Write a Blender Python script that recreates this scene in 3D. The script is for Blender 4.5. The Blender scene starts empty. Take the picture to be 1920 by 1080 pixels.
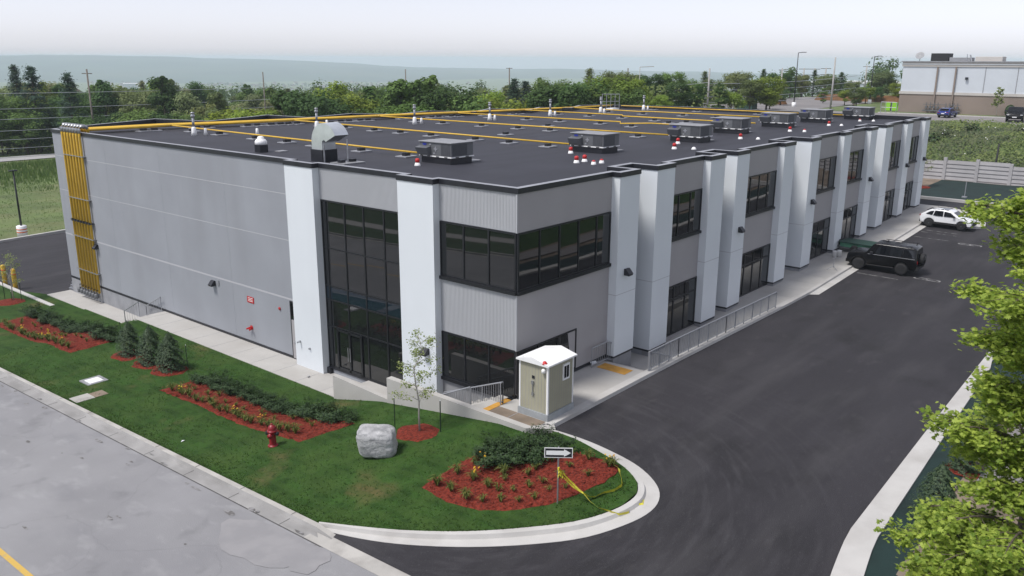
import bpy, bmesh, math, random
from mathutils import Vector, Matrix, noise
R = math.radians
scene = bpy.context.scene
col = scene.collection
# ------------------------------------------------------------------ camera, sky, sun, exposure
cam_d = bpy.data.cameras.new("camera")
cam = bpy.data.objects.new("camera", cam_d); col.objects.link(cam)
scene.camera = cam
YAW, PITCH, ROLL = R(39.77999), R(15.22042), R(0.248188)
fw = Vector((math.cos(PITCH)*math.cos(YAW), math.cos(PITCH)*math.sin(YAW), -math.sin(PITCH)))
rt = Vector((math.sin(YAW), -math.cos(YAW), 0)); up = rt.cross(fw)
r2 = math.cos(ROLL)*rt + math.sin(ROLL)*up
u2 = -math.sin(ROLL)*rt + math.cos(ROLL)*up
mw = Matrix((r2, u2, -fw)).transposed().to_4x4()
mw.translation = Vector((-25.01923, -20.61317, 16.01592))
cam.matrix_world = mw
cam_d.sensor_width = 36.0
cam_d.lens = 1580.341/1920*36.0
cam_d.clip_start = 0.5
cam_d.clip_end = 20000
SUN_EL, SUN_AZ = R(60), R(158)          # azimuth measured from +X towards +Y
world = bpy.data.worlds.new("World"); scene.world = world; world.use_nodes = True
wn = world.node_tree; wn.nodes.clear()
wo = wn.nodes.new("ShaderNodeOutputWorld"); bg = wn.nodes.new("ShaderNodeBackground")
sky = wn.nodes.new("ShaderNodeTexSky"); sky.sky_type = 'NISHITA'; sky.sun_disc = False
sky.sun_elevation = SUN_EL; sky.sun_rotation = R(90) - SUN_AZ
sky.altitude = 200; sky.air_density = 1.0; sky.dust_density = 0.75; sky.ozone_density = 1.0
hs = wn.nodes.new("ShaderNodeHueSaturation"); hs.inputs["Saturation"].default_value = 0.22
wn.links.new(sky.outputs[0], hs.inputs["Color"]); tint = wn.nodes.new("ShaderNodeMix"); tint.data_type = 'RGBA'; tint.blend_type = 'MULTIPLY'; tint.inputs[0].default_value = 1.0; tint.inputs[7].default_value = (0.965, 0.965, 1.075, 1)
wn.links.new(hs.outputs[0], tint.inputs[6]); wn.links.new(tint.outputs[2], bg.inputs["Color"])
bg.inputs["Strength"].default_value = 0.071
wn.links.new(bg.outputs[0], wo.inputs["Surface"])
sun_d = bpy.data.lights.new("sun", 'SUN'); sun = bpy.data.objects.new("sun", sun_d); col.objects.link(sun)
sun_d.energy = 1.5; sun_d.angle = R(14); sun_d.color = (1.0, 0.965, 0.925)
sdir = Vector((math.cos(SUN_EL)*math.cos(SUN_AZ), math.cos(SUN_EL)*math.sin(SUN_AZ), math.sin(SUN_EL)))
sun.rotation_euler = sdir.to_track_quat('Z', 'Y').to_euler(); sun.location = (0, 0, 60)
vs = scene.view_settings; vs.view_transform = 'Standard'; vs.look = 'None'; vs.gamma = 1.0; vs.exposure = 1.2
scene.cycles.use_denoising = True
scene.cycles.volume_step_rate = 1.0
scene.cycles.max_bounces = 6; scene.cycles.volume_bounces = 4

# ------------------------------------------------------------------ materials
def mat(name, color, rough=0.8, var=0.0, scale=1.0, color2=None, bump=0.0, bscale=None, metal=0.0, spec=0.5, stretch=None, detail=4.0, coords='Object', lo=0.35, hi=0.65):
    m = bpy.data.materials.new(name); m.use_nodes = True
    nt = m.node_tree; b = nt.nodes["Principled BSDF"]
    b.inputs["Roughness"].default_value = rough; b.inputs["Metallic"].default_value = metal
    b.inputs["Specular IOR Level"].default_value = spec
    c = tuple(color)+(1,)
    b.inputs["Base Color"].default_value = c
    tc = nt.nodes.new("ShaderNodeTexCoord"); mp = nt.nodes.new("ShaderNodeMapping")
    nt.links.new(tc.outputs[coords], mp.inputs[0])
    if stretch: mp.inputs["Scale"].default_value = stretch
    m["mp"] = mp.name
    if var > 0 or color2:
        c2 = tuple(color2) if color2 else tuple(x*(1-var) for x in color)
        if not color2: c = tuple(min(1, x*(1+var)) for x in color)+(1,)
        n = nt.nodes.new("ShaderNodeTexNoise"); n.inputs["Scale"].default_value = scale; n.inputs["Detail"].default_value = detail
        r = nt.nodes.new("ShaderNodeValToRGB"); r.color_ramp.elements[0].position = lo; r.color_ramp.elements[1].position = hi
        r.color_ramp.elements[0].color = c2+(1,); r.color_ramp.elements[1].color = c
        nt.links.new(mp.outputs[0], n.inputs["Vector"]); nt.links.new(n.outputs["Fac"], r.inputs[0])
        nt.links.new(r.outputs[0], b.inputs["Base Color"])
        m["ramp"] = r.name
    if bump > 0:
        n2 = nt.nodes.new("ShaderNodeTexNoise"); n2.inputs["Scale"].default_value = bscale or scale*4; n2.inputs["Detail"].default_value = 5
        bp = nt.nodes.new("ShaderNodeBump"); bp.inputs["Strength"].default_value = bump; bp.inputs["Distance"].default_value = 0.03
        nt.links.new(mp.outputs[0], n2.inputs["Vector"]); nt.links.new(n2.outputs["Fac"], bp.inputs["Height"]); nt.links.new(bp.outputs[0], b.inputs["Normal"])
    return m
def overlay(m, color, scale, lo, hi, amount=1.0, stretch=None, detail=3.0, kind='noise', coords='Object', ramp=None):
    """a second layer of stains / patches over a material's base colour"""
    nt = m.node_tree; b = nt.nodes["Principled BSDF"]; inp = b.inputs["Base Color"]
    mix = nt.nodes.new("ShaderNodeMix"); mix.data_type = 'RGBA'
    if inp.is_linked:
        src = inp.links[0].from_socket; nt.links.remove(inp.links[0]); nt.links.new(src, mix.inputs[6])
    else: mix.inputs[6].default_value = inp.default_value
    mix.inputs[7].default_value = tuple(color)+(1,)
    tc = nt.nodes.new("ShaderNodeTexCoord"); mp = nt.nodes.new("ShaderNodeMapping")
    nt.links.new(tc.outputs[coords], mp.inputs[0])
    if stretch: mp.inputs["Scale"].default_value = stretch
    if kind == 'noise':
        n = nt.nodes.new("ShaderNodeTexNoise"); n.inputs["Scale"].default_value = scale; n.inputs["Detail"].default_value = detail; o = n.outputs["Fac"]
        nt.links.new(mp.outputs[0], n.inputs["Vector"])
    elif kind == 'cracks':
        nz = nt.nodes.new("ShaderNodeTexNoise"); nz.inputs["Scale"].default_value = scale*1.5; nz.inputs["Detail"].default_value = 4
        va = nt.nodes.new("ShaderNodeVectorMath"); va.operation = 'MULTIPLY_ADD'; va.inputs[1].default_value = (1.6/scale*.5,)*3
        nt.links.new(mp.outputs[0], nz.inputs["Vector"]); nt.links.new(nz.outputs["Color"], va.inputs[0]); nt.links.new(mp.outputs[0], va.inputs[2])
        n = nt.nodes.new("ShaderNodeTexVoronoi"); n.feature = 'DISTANCE_TO_EDGE'; n.inputs["Scale"].default_value = scale; o = n.outputs["Distance"]
        nt.links.new(va.outputs[0], n.inputs["Vector"])
    else:
        n = nt.nodes.new("ShaderNodeTexWave"); n.inputs["Scale"].default_value = scale; n.inputs["Distortion"].default_value = detail; n.inputs["Detail"].default_value = 3; o = n.outputs["Fac"]
        nt.links.new(mp.outputs[0], n.inputs["Vector"])
    mr = nt.nodes.new("ShaderNodeMapRange"); mr.inputs[1].default_value = lo; mr.inputs[2].default_value = hi; mr.inputs[3].default_value = 0; mr.inputs[4].default_value = amount
    nt.links.new(o, mr.inputs[0]); nt.links.new(mr.outputs[0], mix.inputs[0])
    nt.links.new(mix.outputs[2], inp)
    return m
def foliage(name, c1, c2, trans=0.35, rough=0.6, objcol=False):
    m = bpy.data.materials.new(name); m.use_nodes = True
    nt = m.node_tree; b = nt.nodes["Principled BSDF"]; out = nt.nodes["Material Output"]
    b.inputs["Roughness"].default_value = rough; b.inputs["Specular IOR Level"].default_value = 0.25
    g = nt.nodes.new("ShaderNodeNewGeometry"); r = nt.nodes.new("ShaderNodeValToRGB")
    r.color_ramp.elements[0].color = tuple(c1)+(1,); r.color_ramp.elements[1].color = tuple(c2)+(1,)
    nt.links.new(g.outputs["Random Per Island"], r.inputs[0]); csock = r.outputs[0]
    if objcol:
        oi = nt.nodes.new("ShaderNodeObjectInfo"); mx = nt.nodes.new("ShaderNodeMix"); mx.data_type = 'RGBA'; mx.blend_type = 'MULTIPLY'; mx.inputs[0].default_value = 1
        nt.links.new(csock, mx.inputs[6]); nt.links.new(oi.outputs["Color"], mx.inputs[7]); csock = mx.outputs[2]
    nt.links.new(csock, b.inputs["Base Color"])
    t = nt.nodes.new("ShaderNodeBsdfTranslucent"); nt.links.new(csock, t.inputs["Color"])
    ms = nt.nodes.new("ShaderNodeMixShader"); ms.inputs[0].default_value = trans
    nt.links.new(b.outputs[0], ms.inputs[1]); nt.links.new(t.outputs[0], ms.inputs[2]); nt.links.new(ms.outputs[0], out.inputs["Surface"])
    return m
def glass(name, color=(0.008, 0.01, 0.011), ior=1.6):
    m = mat(name, color, rough=0.02, spec=0.5); m.node_tree.nodes["Principled BSDF"].inputs["IOR"].default_value = ior
    return m

M = {}
M['precast'] = overlay(mat('grey precast', (0.2776, 0.2907, 0.3157), 0.85, 0.05, 0.35, bump=0.15, bscale=30), (0.2321, 0.2399, 0.2552), 0.5, 0.5, 0.8, 0.55, stretch=(1, 1, 0.12))
M['panel'] = mat('warm grey panel', (0.335, 0.322, 0.3257), 0.8, 0.03, 0.5, bump=0.08, bscale=40)
M['ribbed'] = mat('ribbed metal cladding', (0.3964, 0.4046, 0.4209), 0.5, 0.03, 0.4)
M['white'] = overlay(mat('white wall panel', (0.665, 0.70, 0.725), 0.6, 0.015, 0.5), (0.62, 0.65, 0.68), 0.8, 0.5, 0.8, 0.4, stretch=(1, 1, 0.1))
M['black'] = mat('black metal', (0.012, 0.013, 0.018), 0.45, 0.2, 2)
M['frame'] = mat('black window frame', (0.010, 0.011, 0.014), 0.4)
M['glass'] = glass('dark tinted glass', (0.010, 0.011, 0.012), 1.72)
M['spandrel'] = glass('blue grey spandrel glass', (0.010, 0.018, 0.028), 1.5)
M['cap'] = mat('parapet cap flashing', (0.27, 0.2775, 0.3), 0.45, 0.1, 0.8)
M['roof'] = overlay(overlay(overlay(mat('roof membrane', (0.0245, 0.02499, 0.0341), 0.75, 0.10, 0.25, bump=0.12, bscale=6), (0.03234, 0.03315, 0.044), 0.4, 0.45, 0.75, 0.8), (0.01862, 0.01938, 0.0264), 0.9, 0.5, 0.56, 0.55, stretch=(0.1, 1.0, 1), detail=2), (0.01568, 0.01632, 0.022), 1.05, 0.965, 0.99, 0.6, stretch=(0, 1, 0), kind='wave', detail=0.15)
M['pave'] = mat('concrete plinth', (0.255, 0.2592, 0.272), 0.9, 0.12, 1.2, bump=0.2, bscale=20)
M['concrete'] = overlay(mat('light concrete', (0.41, 0.3977, 0.3731), 0.9, 0.05, 1.0, bump=0.15, bscale=25), (0.328, 0.3116, 0.287), 0.5, 0.5, 0.72, 0.7)
M['kerb'] = overlay(mat('new kerb concrete', (0.468, 0.4563, 0.4329), 0.9, 0.04, 1.5, bump=0.1, bscale=25), (0.3588, 0.3432, 0.3198), 0.7, 0.5, 0.75, 0.7)
M['oldkerb'] = overlay(mat('worn kerb concrete', (0.391, 0.3763, 0.347), 0.9, 0.12, 0.8, bump=0.2, bscale=20), (0.2639, 0.2492, 0.2297), 0.9, 0.5, 0.66, 0.8)
M['asphalt'] = overlay(overlay(overlay(overlay(overlay(overlay(mat('new asphalt', (0.01566, 0.01424, 0.0174), 0.85, 0.24, 0.18, bump=0.35, bscale=30), (0.02494, 0.02288, 0.027), 0.22, 0.42, 0.70, 0.9, stretch=(0.45, 1, 1)), (0.03712, 0.03446, 0.039), 1.1, 0.50, 0.80, 0.65, stretch=(0.13, 1, 1), detail=9), (0.0087, 0.00791, 0.0096), 0.33, 0.56, 0.72, 0.85, detail=6), (0.0493, 0.04577, 0.048), 1.6, 0.62, 0.78, 0.6, stretch=(0.5, 1, 1), detail=10), (0.00696, 0.006497, 0.0072), 2.6, 0.66, 0.76, 0.55, detail=8), (0.0319, 0.02938, 0.033), 38, 0.52, 0.72, 0.6, detail=2)
M['street'] = overlay(overlay(overlay(overlay(mat('worn street asphalt', (0.2442, 0.2423, 0.2472), 0.9, 0.09, 0.25, bump=0.25, bscale=25), (0.1734, 0.1721, 0.1818), 0.16, 0.50, 0.75, 0.75, stretch=(1, 0.4, 1), detail=5), (0.1486, 0.1483, 0.1527), 0.8, 0.60, 0.74, 0.55, detail=7), (0.1416, 0.141, 0.1455), 0.16, 0.006, 0.0, 0.30, kind='cracks'), (0.3114, 0.3111, 0.3054), 6, 0.62, 0.8, 0.4)
overlay(M['street'], (0.175, 0.175, 0.185), .55, .55, .72, .55, stretch=(1, .6, 1), detail=9); overlay(M['street'], (0.36, 0.36, 0.36), 1.5, .58, .78, .45, stretch=(1, .5, 1), detail=9)
M['lawn'] = overlay(overlay(overlay(mat('mown grass', (0.02771, 0.06509, 0.01212), 0.95, 0.28, 1.2, bump=0.9, bscale=14, spec=0.15), (0.05329, 0.08895, 0.02052), 0.55, 0.48, 0.72, 0.75, detail=6), (0.1225, 0.09763, 0.04196), 0.33, 0.595, 0.74, 0.8, detail=6), (0.01279, 0.03471, 0.006528), 5.5, 0.5, 0.72, 0.75, detail=5)
overlay(M['lawn'], (0.040, 0.078, 0.017), .55, .35, .75, .38, stretch=(1, .35, 0), kind='wave', detail=1.6)
M['mulch'] = overlay(overlay(mat('red bark mulch', (0.1624, 0.02728, 0.01683), 0.95, 0.35, 9, bump=1.0, bscale=24, spec=0.15), (0.05953, 0.01469, 0.0099), 14, 0.5, 0.66, 0.85), (0.2598, 0.07344, 0.0495), 22, 0.6, 0.72, 0.5)
M['field'] = overlay(overlay(mat('rough field', (0.0986, 0.1369, 0.03944), 0.95, 0.25, 0.25, bump=0.7, bscale=3), (0.174, 0.174, 0.07656), 0.12, 0.48, 0.70, 0.8, detail=6), (0.0522, 0.087, 0.0232), 0.5, 0.55, 0.72, 0.7, detail=6)
M['blanket'] = mat('green erosion blanket', (0.0045, 0.0189, 0.0162), 0.9, 0.25, 0.8, bump=0.5, bscale=5)
M['soil'] = mat('bare soil', (0.18, 0.141, 0.105), 0.95, 0.25, 0.8, bump=0.4, bscale=8)
M['yellow'] = mat('yellow painted steel pipe', (0.648, 0.4026, 0.033), 0.5, 0.08, 1.5)
def radial(m, color, cx, cy, r0, r1, amount):
    nt = m.node_tree; b = nt.nodes["Principled BSDF"]; inp = b.inputs["Base Color"]; N = nt.nodes.new; K = nt.links.new
    def math_(op, a, c=None):
        n = N("ShaderNodeMath"); n.operation = op
        for k, v in ((0, a), (1, c)):
            if v is None: continue
            if isinstance(v, (int, float)): n.inputs[k].default_value = v
            else: K(v, n.inputs[k])
        return n.outputs[0]
    tc = N("ShaderNodeTexCoord"); sp = N("ShaderNodeSeparateXYZ"); K(tc.outputs['Object'], sp.inputs[0])
    dx = math_('SUBTRACT', sp.outputs[0], cx); dy = math_('SUBTRACT', sp.outputs[1], cy)
    r = math_('SQRT', math_('ADD', math_('MULTIPLY', dx, dx), math_('MULTIPLY', dy, dy))); th = math_('ARCTAN2', dy, dx)
    cb = N("ShaderNodeCombineXYZ"); K(math_('MULTIPLY', r, 2.6), cb.inputs[0]); K(math_('MULTIPLY', th, 3.2), cb.inputs[1])
    nz = N("ShaderNodeTexNoise"); nz.inputs["Scale"].default_value = 1.0; nz.inputs["Detail"].default_value = 9; nz.inputs["Roughness"].default_value = .62; K(cb.outputs[0], nz.inputs["Vector"])
    mr = N("ShaderNodeMapRange"); mr.inputs[1].default_value = .50; mr.inputs[2].default_value = .80; mr.inputs[4].default_value = amount; K(nz.outputs["Fac"], mr.inputs[0])
    f0 = N("ShaderNodeMapRange"); f0.inputs[1].default_value = r0; f0.inputs[2].default_value = r1; f0.inputs[3].default_value = 1; f0.inputs[4].default_value = 0; K(r, f0.inputs[0])
    mx = N("ShaderNodeMix"); mx.data_type = 'RGBA'; src = inp.links[0].from_socket; nt.links.remove(inp.links[0]); K(src, mx.inputs[6]); mx.inputs[7].default_value = tuple(color)+(1,)
    K(math_('MULTIPLY', mr.outputs[0], f0.outputs[0]), mx.inputs[0]); K(mx.outputs[2], inp)
radial(M['asphalt'], (0.060, 0.057, 0.062), -5.2, -3.0, 8, 17, .62)
overlay(M['asphalt'], (0.050, 0.0475, 0.050), .8, .50, .76, .55, stretch=(.2, 1, 1), detail=10); overlay(M['asphalt'], (0.062, 0.060, 0.061), 14, .60, .74, .5, detail=6); overlay(M['asphalt'], (0.0105, 0.010, 0.0105), .5, .60, .74, .6, stretch=(.5, 1, 1), detail=8)
M['yelline'] = mat('yellow road paint', (0.544, 0.36, 0.08), 0.85, color2=(0.336, 0.288, 0.208), scale=4, lo=0.28, hi=0.45)
M['roadpaint'] = mat('worn white road paint', (0.26, 0.255, 0.25), 0.85, color2=(0.06, 0.058, 0.06), scale=3, lo=0.42, hi=0.55)
M['tactile'] = mat('yellow tactile paving', (0.493, 0.255, 0.0425), 0.8, 0.1, 3)
M['galv'] = mat('galvanised steel', (0.3825, 0.391, 0.408), 0.42, 0.12, 2.0, metal=0.75)
M['shiny'] = mat('shiny sheet metal', (0.74, 0.77, 0.79), 0.28, 0.1, 1.2, metal=0.7)
M['rail'] = mat('grey railing steel', (0.32, 0.33, 0.35), 0.5, metal=0.4)
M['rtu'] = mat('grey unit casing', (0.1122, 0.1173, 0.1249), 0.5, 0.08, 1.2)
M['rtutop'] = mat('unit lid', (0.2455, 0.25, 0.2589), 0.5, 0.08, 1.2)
M['coil'] = mat('condenser coil', (0.055, 0.058, 0.065), 0.6, 0.25, 60, stretch=(1, 1, 0.05))
M['logoblue'] = mat('blue badge', (0.012, 0.025, 0.25), 0.5)
M['whitep'] = mat('white paint', (0.80, 0.80, 0.79), 0.5, 0.03, 2)
M['redp'] = mat('red paint', (0.42, 0.012, 0.014), 0.4, 0.1, 3)
M['redcap'] = mat('red plastic', (0.50, 0.02, 0.02), 0.5)
M['hydrant'] = mat('red hydrant enamel', (0.221, 0.0068, 0.0136), 0.4, 0.12, 5)
M['siding'] = mat('beige siding', (0.335, 0.320, 0.235), 0.7, 0.04, 2)
M['grayp'] = mat('grey skid paint', (0.30, 0.32, 0.33), 0.6, 0.1, 2)
M['granite'] = overlay(overlay(overlay(mat('granite', (0.40, 0.40, 0.40), 0.85, 0.12, 3.0, bump=0.9, bscale=16), (0.17, 0.175, 0.18), 2.2, 0.50, 0.60, 0.6, stretch=(.6, .6, 3.2), detail=10), (0.55, 0.55, 0.54), 5, 0.56, 0.72, 0.6, detail=8), (0.13, 0.13, 0.135), 30, 0.58, 0.66, 0.5, detail=3)
M['bark'] = mat('bark', (0.10, 0.08, 0.06), 0.9, 0.3, 6, bump=0.6, bscale=20)
M['palebark'] = mat('pale bark', (0.33, 0.31, 0.28), 0.9, 0.2, 6)
M['greenpost'] = mat('green stake', (0.010, 0.030, 0.014), 0.6)
M['wood'] = mat('grey weathered wood', (0.16, 0.14, 0.12), 0.9, 0.2, 2)
M['polec'] = mat('concrete pole', (0.36, 0.35, 0.33), 0.9, 0.1, 1)
M['wire'] = mat('cable', (0.34, 0.36, 0.38), 0.6)
M['tyre'] = mat('tyre rubber', (0.015, 0.015, 0.016), 0.8)
M['rim'] = mat('dark alloy', (0.012, 0.012, 0.013), 0.4, metal=0.1)
M['rimlight'] = mat('bright alloy', (0.06, 0.06, 0.063), 0.35, metal=0.3)
M['carblack'] = mat('black car paint', (0.003, 0.003, 0.0035), 0.25, spec=0.3); M['carblack'].node_tree.nodes["Principled BSDF"].inputs["Coat Weight"].default_value = 0.15
M['carwhite'] = mat('white car paint', (0.78, 0.79, 0.80), 0.2); M['carwhite'].node_tree.nodes["Principled BSDF"].inputs["Coat Weight"].default_value = 0.5
M['carblue'] = mat('blue car paint', (0.012, 0.03, 0.19), 0.2); M['carblue'].node_tree.nodes["Principled BSDF"].inputs["Coat Weight"].default_value = 0.5
M['carglass'] = glass('car glass', (0.006, 0.007, 0.009), 1.5)
M['trim'] = mat('black plastic trim', (0.014, 0.014, 0.015), 0.7)
M['lamp'] = mat('lamp lens', (0.55, 0.56, 0.58), 0.15)
M['taillamp'] = mat('red lamp lens', (0.25, 0.008, 0.01), 0.2)
M['tape'] = mat('yellow caution tape', (0.62, 0.56, 0.045), 0.5, 0.15, 6)
M['orange'] = mat('orange band', (0.62, 0.13, 0.03), 0.7)
M['brick'] = overlay(mat('tan brick', (0.235, 0.19, 0.16), 0.9, 0.06, 0.3), (0.19, 0.15, 0.125), 2.5, 0.4, 0.6, 0.35, kind='wave', stretch=(0, 0, 1), detail=0)
M['storewall'] = overlay(mat('white stucco', (0.5332, 0.5676, 0.602), 0.85, 0.03, 0.3), (0.473, 0.4988, 0.5246), 1.1, 0.35, 0.6, 0.35, kind='wave', stretch=(0, 0, 1), detail=0)
M['cornice'] = mat('cream cornice', (0.476, 0.4505, 0.4165), 0.8, 0.04, 0.5)
M['fence'] = mat('pale precast fence', (0.368, 0.36, 0.364), 0.9, 0.08, 0.8)
M['farroad'] = mat('grey lot asphalt', (0.204, 0.1913, 0.187), 0.95, 0.08, 0.12)
M['housewall'] = mat('beige house brick', (0.30, 0.235, 0.18), 0.9, 0.15, 0.5)
M['houseroof'] = mat('brown shingle', (0.11, 0.085, 0.075), 0.9, 0.2, 1)
M['hill'] = overlay(mat('wooded hills', (0.035, 0.062, 0.034), 1.0, 0.3, 0.004), (0.085, 0.095, 0.05), 0.0016, 0.5, 0.7, 0.7, detail=8)
M['skin'] = mat('skin', (0.45, 0.27, 0.2), 0.6)
M['cloth'] = mat('dark clothing', (0.012, 0.012, 0.014), 0.9)
M['lime'] = mat('lime green panel', (0.25, 0.55, 0.03), 0.6)
M['dkgreen'] = mat('dark green panel', (0.012, 0.045, 0.032), 0.6)
M['tarp'] = mat('green side panel', (0.06, 0.19, 0.12), 0.6, 0.15, 2)
M['paper'] = mat('crumpled plastic', (0.72, 0.74, 0.76), 0.35)
M['orangesoil'] = mat('orange earth', (0.1296, 0.0612, 0.0216), 0.95, 0.25, 0.6)
M['caulk'] = mat('pale joint sealant', (0.42, 0.42, 0.44), 0.8)
M['rearroad'] = mat('pale road', (0.34, 0.335, 0.33), 0.95, 0.06, 0.1)
L_ = {}
L_['maple'] = foliage('maple leaves', (0.1555, 0.2471, 0.03294), (0.4942, 0.5947, 0.1135), 0.5, 0.5)
L_['tree'] = foliage('tree foliage', (1.15, 1.2, 1.0), (1.95, 1.9, 1.65), 0.4, 0.7, objcol=True)
L_['juniper'] = foliage('juniper foliage', (0.015, 0.035, 0.0125), (0.05, 0.09, 0.0275), 0.15)
L_['spruce'] = foliage('spruce foliage', (0.020, 0.044, 0.022), (0.080, 0.118, 0.056), 0.2)
L_['lily'] = foliage('daylily leaves', (0.0575, 0.0943, 0.0184), (0.2185, 0.2242, 0.0575), 0.3)
L_['bloom'] = foliage('yellow blooms', (0.62, 0.30, 0.02), (0.75, 0.55, 0.06), 0.3)
L_['sapling'] = foliage('sapling leaves', (0.1169, 0.1719, 0.04125), (0.3438, 0.3987, 0.1375), 0.4)
L_['grass'] = foliage('grass blades', (0.03478, 0.07998, 0.01738), (0.1078, 0.1878, 0.0452), 0.62)
L_['weeds'] = foliage('weeds', (0.06821, 0.1104, 0.02598), (0.2029, 0.2436, 0.0812), 0.3)
L_['weeds2'] = foliage('dull weeds', (0.04508, 0.07406, 0.02898), (0.153, 0.169, 0.08855), 0.3)
L_['reed'] = foliage('tall field grass', (0.07313, 0.1381, 0.02925), (0.1706, 0.2438, 0.06825), 0.3)

# ------------------------------------------------------------------ helpers
class MB:
    def __init__(s): s.v = []; s.f = []; s.m = []; s.mats = []; s.mi = 0; s.smooth = []; s.sm = False
    def use(s, m, smooth=False):
        if m not in s.mats: s.mats.append(m)
        s.mi = s.mats.index(m); s.sm = smooth; return s
    def face(s, pts):
        i = len(s.v); s.v += [tuple(p) for p in pts]; s.f.append(tuple(range(i, i+len(pts)))); s.m.append(s.mi); s.smooth.append(s.sm)
    def add(s, vs, fs):
        i = len(s.v); s.v += [tuple(p) for p in vs]
        for f in fs: s.f.append(tuple(a+i for a in f)); s.m.append(s.mi); s.smooth.append(s.sm)
    def box(s, x0, x1, y0, y1, z0, z1, mtx=None):
        vs = [(x, y, z) for z in (z0, z1) for y in (y0, y1) for x in (x0, x1)]
        if mtx: vs = [tuple(mtx @ Vector(v)) for v in vs]
        s.add(vs, [(0, 2, 3, 1), (4, 5, 7, 6), (0, 1, 5, 4), (2, 6, 7, 3), (0, 4, 6, 2), (1, 3, 7, 5)]); return s
    def prism(s, poly, z0, z1, top=True, bottom=False):
        n = len(poly); f0 = (lambda p: z0(p[0], p[1])) if callable(z0) else (lambda p: z0); f1 = (lambda p: z1(p[0], p[1])) if callable(z1) else (lambda p: z1)
        vs = [(p[0], p[1], f0(p)) for p in poly] + [(p[0], p[1], f1(p)) for p in poly]
        fs = [(i, (i+1) % n, n+(i+1) % n, n+i) for i in range(n)]
        if top: fs.append(tuple(range(n, 2*n)))
        if bottom: fs.append(tuple(range(n-1, -1, -1)))
        s.add(vs, fs); return s
    def tube(s, pts, r, n=8, cap=True, r1=None):
        pts = [Vector(p) for p in pts]; vs = []; fs = []; k = len(pts)
        for i, p in enumerate(pts):
            d = (pts[min(i+1, k-1)]-pts[max(i-1, 0)]).normalized()
            a = Vector((0, 0, 1)) if abs(d.z) < 0.9 else Vector((1, 0, 0))
            u = d.cross(a).normalized(); w = d.cross(u)
            rr = r if r1 is None else r+(r1-r)*i/max(1, k-1)
            for j in range(n):
                t = 2*math.pi*j/n; vs.append(p+u*math.cos(t)*rr+w*math.sin(t)*rr)
        for i in range(k-1):
            for j in range(n): fs.append((i*n+j, i*n+(j+1) % n, (i+1)*n+(j+1) % n, (i+1)*n+j))
        if cap: fs.append(tuple(range(n-1, -1, -1))); fs.append(tuple((k-1)*n+j for j in range(n)))
        s.add(vs, fs); return s
    def lathe(s, prof, c=(0, 0, 0), n=14, mtx=None):
        vs = []; fs = []; k = len(prof)
        for (r, z) in prof:
            for j in range(n):
                t = 2*math.pi*j/n; p = Vector((c[0]+r*math.cos(t), c[1]+r*math.sin(t), c[2]+z)); vs.append(mtx @ p if mtx else p)
        for i in range(k-1):
            for j in range(n): fs.append((i*n+j, i*n+(j+1) % n, (i+1)*n+(j+1) % n, (i+1)*n+j))
        fs.append(tuple(range(n-1, -1, -1))); fs.append(tuple((k-1)*n+j for j in range(n)))
        s.add(vs, fs); return s
    def loft(s, rows, close=False):
        n = len(rows[0]); vs = [p for r in rows for p in r]; fs = []
        for i in range(len(rows)-1):
            for j in range(n if close else n-1): fs.append((i*n+j, i*n+(j+1) % n, (i+1)*n+(j+1) % n, (i+1)*n+j))
        s.add(vs, fs); return s
    def build(s, name, parent=None, mats=None):
        me = bpy.data.meshes.new(name); me.from_pydata(s.v, [], s.f)
        for m in (mats or s.mats): me.materials.append(m)
        me.polygons.foreach_set("material_index", s.m); me.polygons.foreach_set("use_smooth", s.smooth)
        me.update()
        o = bpy.data.objects.new(name, me); col.objects.link(o)
        if parent: o.parent = parent
        return o
def fixn(o):
    bm = bmesh.new(); bm.from_mesh(o.data); bmesh.ops.recalc_face_normals(bm, faces=bm.faces); bm.to_mesh(o.data); bm.free(); return o
def bevel(o, w=0.02, seg=2, ang=40):
    b = o.modifiers.new("bevel", 'BEVEL'); b.width = w; b.segments = seg; b.limit_method = 'ANGLE'; b.angle_limit = R(ang); return o
def empty(name, loc=(0, 0, 0), rz=0.0):
    o = bpy.data.objects.new(name, None); col.objects.link(o); o.location = loc; o.rotation_euler = (0, 0, rz); return o
def tag(o, label=None, cat=None, group=None, kind=None):
    if label: o['label'] = label
    if cat: o['category'] = cat
    if group: o['group'] = group
    if kind: o['kind'] = kind
    return o
def dup(root, loc=None, rz=None, scale=None, label=None, group=None, color=None):
    r = root.copy(); col.objects.link(r)
    if loc is not None: r.location = loc
    if rz is not None: r.rotation_euler = (0, 0, rz)
    if scale is not None: r.scale = scale if hasattr(scale, '__len__') else (scale,)*3
    if label: r['label'] = label
    if group: r['group'] = group
    for ch in list(root.children):
        c = ch.copy(); col.objects.link(c); c.parent = r
        if color: c.color = color
        for g in ch.children:
            d = g.copy(); col.objects.link(d); d.parent = c
            if color: d.color = color
    return r
ORD = ['first', 'second', 'third', 'fourth', 'fifth', 'sixth', 'seventh', 'eighth', 'ninth', 'tenth', 'eleventh', 'twelfth', 'thirteenth', 'fourteenth', 'fifteenth', 'sixteenth', 'seventeenth', 'eighteenth', 'nineteenth', 'twentieth']
def ordw(i):
    if i < 20: return ORD[i]
    t = ['', '', 'twenty', 'thirty', 'forty', 'fifty'][(i+1)//10]
    return (t+'-'+ORD[(i+1) % 10-1]) if (i+1) % 10 else {20: 'twentieth', 30: 'thirtieth', 40: 'fortieth', 50: 'fiftieth'}[i+1]
rnd = random.Random(7)
def cl(t, a=0.0, b=1.0): return max(a, min(b, t))
def lerp(a, b, t): return a+(b-a)*t
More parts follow.
